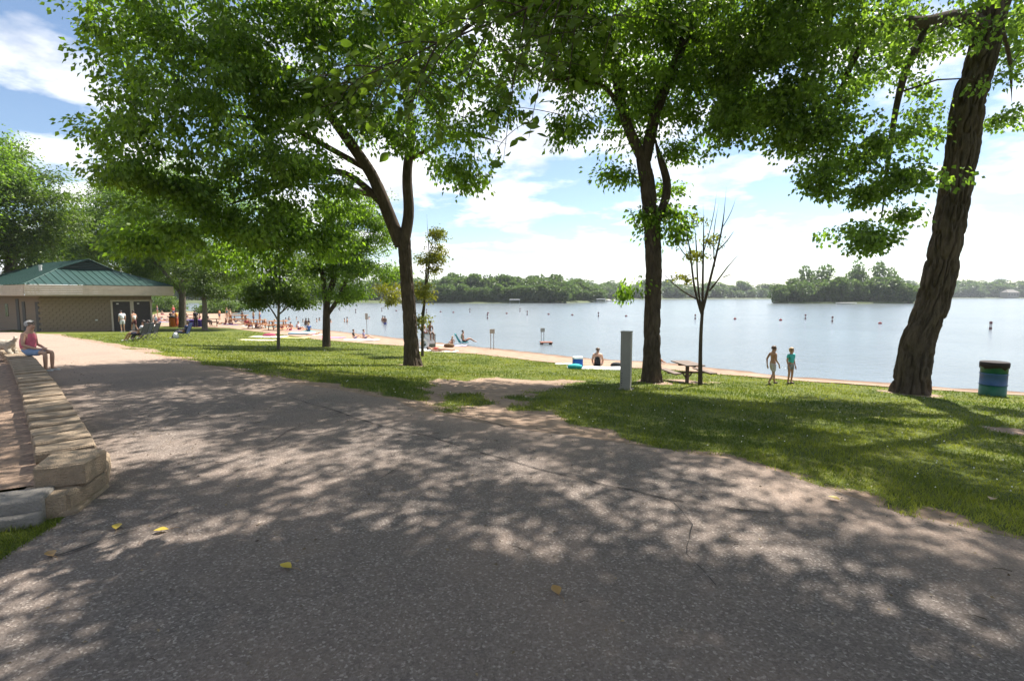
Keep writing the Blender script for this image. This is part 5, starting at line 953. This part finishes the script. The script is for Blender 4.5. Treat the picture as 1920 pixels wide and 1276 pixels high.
p = W(332, 613); person('person in orange standing beside the orange barrel', p, R(100), 'stand', 1.65, 1, 0, ('shirt', 'trousers'), {'shirt': (.7, .28, .05), 'trousers': (.3, .05, .03)})
p = W(362, 612); o = MB(); o.box((0, 0, .3), (1.6, .7, .6), None, .06); o.box((0, 0, .63), (1.64, .74, .07), None, .02); tag(o.build('storage_chest', cloth((.07, .05, .3)), None, False, p, .2), 'purple-blue storage chest between the two trunks', 'chest')
spots = [(412, 600, 'stand'), (426, 599, 'stand'), (432, 601, 'stand'), (455, 607, 'stand'), (441, 604, 'ground'), (423, 608, 'ground'), (431, 609, 'hunch'), (476, 608, 'stand'), (488, 612, 'stand'), (480, 615, 'hunch'), (468, 613, 'ground'), (462, 611, 'ground'), (497, 611, 'ground'), (511, 613, 'hunch'), (531, 616, 'ground'), (560, 618, 'ground'), (579, 621, 'ground'), (545, 619, 'ground'), (588, 628, 'lie'), (413, 607, 'lie')]
for k in range(26): spots.append((gC.uniform(292, 376), gC.uniform(590, 604), gC.choice(['lie', 'lie', 'ground', 'hunch', 'stand' if k % 5 == 0 else 'ground'])))
for px, py, kd in spots:
    p = W(px, py); cn_, cc_ = gC.choice(COL); wr = gC.choice([('trunks',), ('suit',), ('shirt', 'trunks')]); what = {'stand': 'standing', 'ground': 'sitting', 'hunch': 'sitting hunched', 'lie': 'lying'}[kd]; gar = {'trunks': 'swim trunks', 'suit': 'swimsuit', 'shirt': 'shirt'}[wr[0]]
    person(f'distant bather in {cn_} {gar} {what} on the beach', p, gC.uniform(0, 6.28), kd, gC.uniform(1.35, 1.75), gC.choice([0, 0, 1, 1, 2]), gC.choice([0, 1, 2]), wr, {'trunks': cc_ if wr[0] == 'trunks' else (.1, .1, .2), 'swimsuit': cc_, 'shirt': cc_}, group=f'distant bathers {what} in {cn_} {gar}')
    if kd != 'stand' and gC.random() < .8: c2 = gC.choice(COL); towel(f'{c2[0]} towel on the crowded far beach', (p.x, p.y, p.z-.01), gC.uniform(0, 3), 1., 1.9, c2[1], f'{c2[0]} beach towels')
for px, py, dp in [(542, 597, 1.25), (556, 596, 1.3), (568, 601, 1.3), (594, 601, 1.2), (620, 602, 1.25), (646, 601, 1.2), (651, 602, 1.0), (692, 595, 1.3), (718, 601, .9), (722, 606, .7), (536, 600, 1.2), (574, 607, .9), (579, 603, 1.1), (599, 598, 1.3)]:
    p = at_z(px, py+2, WATER_Z); person('swimmer standing in the lake with head and shoulders showing' if dp > 1 else 'bather wading waist-deep in the lake', (p.x, p.y, WATER_Z-dp), gC.uniform(0, 6.28), 'stand', 1.65, gC.choice([0, 1, 1, 2]), 0, ('trunks',), {'trunks': (.1, .1, .3)}, group='swimmers in the lake' if dp > 1 else 'waders in the lake')
# far docks, houses, boat
DOCK = mat('dock_white', (.6, .58, .54), .6)
def far_house(px, Y, w, h_, lab, col, roofc):
    t = thing('house', lab, 'house', (fx(px, Y), Y, -.6)); MB().box((0, 0, h_/2), (w, w*.7, h_)).build('wall', mat('house_wall', col, .8), t); rf = MB(); a = w/2+.5; d = w*.35+.5
    for q in [[(-a, -d, h_), (a, -d, h_), (a*.6, 0, h_*1.6), (-a*.6, 0, h_*1.6)], [(a, d, h_), (-a, d, h_), (-a*.6, 0, h_*1.6), (a*.6, 0, h_*1.6)], [(-a, d, h_), (-a, -d, h_), (-a*.6, 0, h_*1.6)], [(a, -d, h_), (a, d, h_), (a*.6, 0, h_*1.6)]]: rf.poly(q)
    rf.build('roof', mat('house_roof', roofc, .8), t)
    for q in range(4): MB().box((-w*.36+w*.24*q, -w*.35-.03, h_*.55), (w*.13, .1, h_*.35)).build('window', DARK, t)
far_house(1889, 530, 12, 5, 'large pale house among trees on the distant right shore', (.22, .20, .18), (.18, .165, .15)); far_house(735, 222, 8, 3.6, 'house with grey roof among trees above the grassy bank', (.3, .29, .28), (.16, .15, .15))
for px, Y, w, lab in [(965, 196, 4, 'white covered boat lift on the near wooded shore'), (1126, 220, 3.5, 'white boat lift canopy at the end of the wooded shore'), (1585, 187, 6, 'pale low dock at the island waterline')]:
    t = thing('boat_lift', lab, 'boat lift', (fx(px, Y), Y, WATER_Z)); MB().box((0, 0, 1.5 if 'dock' not in lab else .4), (w, 3, .35 if 'dock' not in lab else .2), None, .05).build('canopy', DOCK, t)
    for sx in (-.45, .45):
        for sy in (-1.3, 1.3): MB().box((sx*w, sy, .4 if 'dock' not in lab else -.2), (.12, .12, 2.0 if 'dock' not in lab else 1)).build('leg', POST, t)
t = thing('motor_boat', 'small motor boat far out on the lake', 'boat', (fx(1145, 250), 250, WATER_Z), .3); h_ = MB(); h_.tube([(-2.6, 0, .3), (-1.5, 0, .25), (1.5, 0, .25), (2.8, 0, .5)], [.75, .85, .8, .1], 10); h_.build('hull', DOCK, t, True); MB().box((.2, 0, 1.1), (1.2, 1.1, .5), None, .1).build('windscreen', DARK, t)
# bushes on the shore spit and beyond the beach
for k, (px, Y, r_, lab) in enumerate([(420, 92, 2.2, 'low bushy shrubs on the spit where the beach ends'), (440, 96, 1.5, 'small shrub at the tip of the beach spit'), (400, 90, 1.9, 'round shrub at the base of the spit'), (318, 95, 3.4, 'large pale green shrub beyond the crowded beach'), (285, 100, 3.6, 'broad shrub behind the building end')]):
    b_ = Vector((fx(px, Y), Y, 0)); b_.z = max(H(b_.x, b_.y), WATER_Z)-.1
    tree(lab, tuple(b_), [[(b_.x, b_.y, b_.z, .06), (b_.x, b_.y, b_.z+r_*.4, .05), (b_.x, b_.y, b_.z+r_*.8, .03)]], [(np.array((b_.x+dx*r_, b_.y, b_.z+r_*.55)), np.array((r_*.8, r_*.7, r_*.5))) for dx in (-.6, 0, .6)], 120, 42, .28, LEAF_C, BARK_G, 90+k, .42, name='shrub', cat='shrub')

# ------------------------------------------------------------ the air over the lake
hz = MB().box((0, 0, 12), (9200, 9200, 36)).build('haze', bpy.data.materials.new('haze')); hm_ = hz.data.materials[0]; hm_.use_nodes = True; hn = hm_.node_tree.nodes; hl = hm_.node_tree.links
for q in list(hn): hn.remove(q)
ho = hn.new('ShaderNodeOutputMaterial'); hv = hn.new('ShaderNodeVolumePrincipled'); hv.inputs['Color'].default_value = (.86, .92, 1, 1); hv.inputs['Density'].default_value = .00022; hv.inputs['Anisotropy'].default_value = .3
hl.new(hv.outputs[0], ho.inputs['Volume']); tag(hz, 'thin summer haze in the air over the lake', 'haze', kind='stuff')

# ------------------------------------------------------------ grit, twigs and bits of leaf on the path
gL = np.random.default_rng(77); NL = 2600; ex_ = np.array(densify(EDGE, .1, 0, 1, False)); wx_ = np.array(densify(WALL[:7], .1, 0, 1, False))
q1 = ex_[gL.integers(0, len(ex_), NL//2)]+gL.normal(size=(NL//2, 2))*.45; q2 = wx_[gL.integers(0, len(wx_), NL//5)]+np.array([.3, .3])+np.abs(gL.normal(size=(NL//5, 2)))*.3
q3 = np.stack([gL.uniform(-5, 5, NL*3//10), gL.uniform(1.8, 9, NL*3//10)], 1); Q = np.concatenate([q1, q2, q3]); Q = Q[np.hypot(Q[:, 0], Q[:, 1]) > 1.5]; Q = Q[sdist(Q[:, 0], Q[:, 1], PATH) < .5]
PZ = path_z(Q[:, 1])+.014+.012*fbm(Q[:, 0]*.5, Q[:, 1]*.5, None, 3, 21); ax = np.concatenate([gL.normal(size=(len(Q), 2)), gL.normal(size=(len(Q), 1))*.15], 1)
LV, LF, tt = leaf_arrays(np.concatenate([Q, PZ[:, None]], 1), ax, .024, .55, 5); LV[:, 2] = np.maximum(LV[:, 2], np.repeat(PZ, 4)-.004)
tag(link('leaf_litter', mesh_np('leaf_litter', LV, LF, leafmat('litter', (.05, .032, .02), (.30, .22, .12), (1, .9, .6), .1), {'tint': tt})), 'scattered crumbs of dry leaf and bark on the path', 'leaf litter', kind='stuff')
tw = []
for i in range(46):
    x, y = gL.uniform(-4.5, 4.5), gL.uniform(2.2, 9); a = gL.uniform(0, 6.28); L_ = gL.uniform(.04, .14)
    if float(sdist(np.array([x]), np.array([y]), PATH)[0]) > .3: continue
    z = float(path_z(y))+.017; tw.append((np.array([[x, y, z], [x+math.cos(a)*L_*.5, y+math.sin(a)*L_*.5+.006, z+.005], [x+math.cos(a)*L_, y+math.sin(a)*L_, z]]), np.array([.0028, .0024, .0015])))
TV, TF = tubes(tw, 4); tag(link('twig_litter', mesh_np('twig_litter', TV, TF, BARK_D)), 'thin dry twigs scattered on the asphalt', 'twigs', kind='stuff')
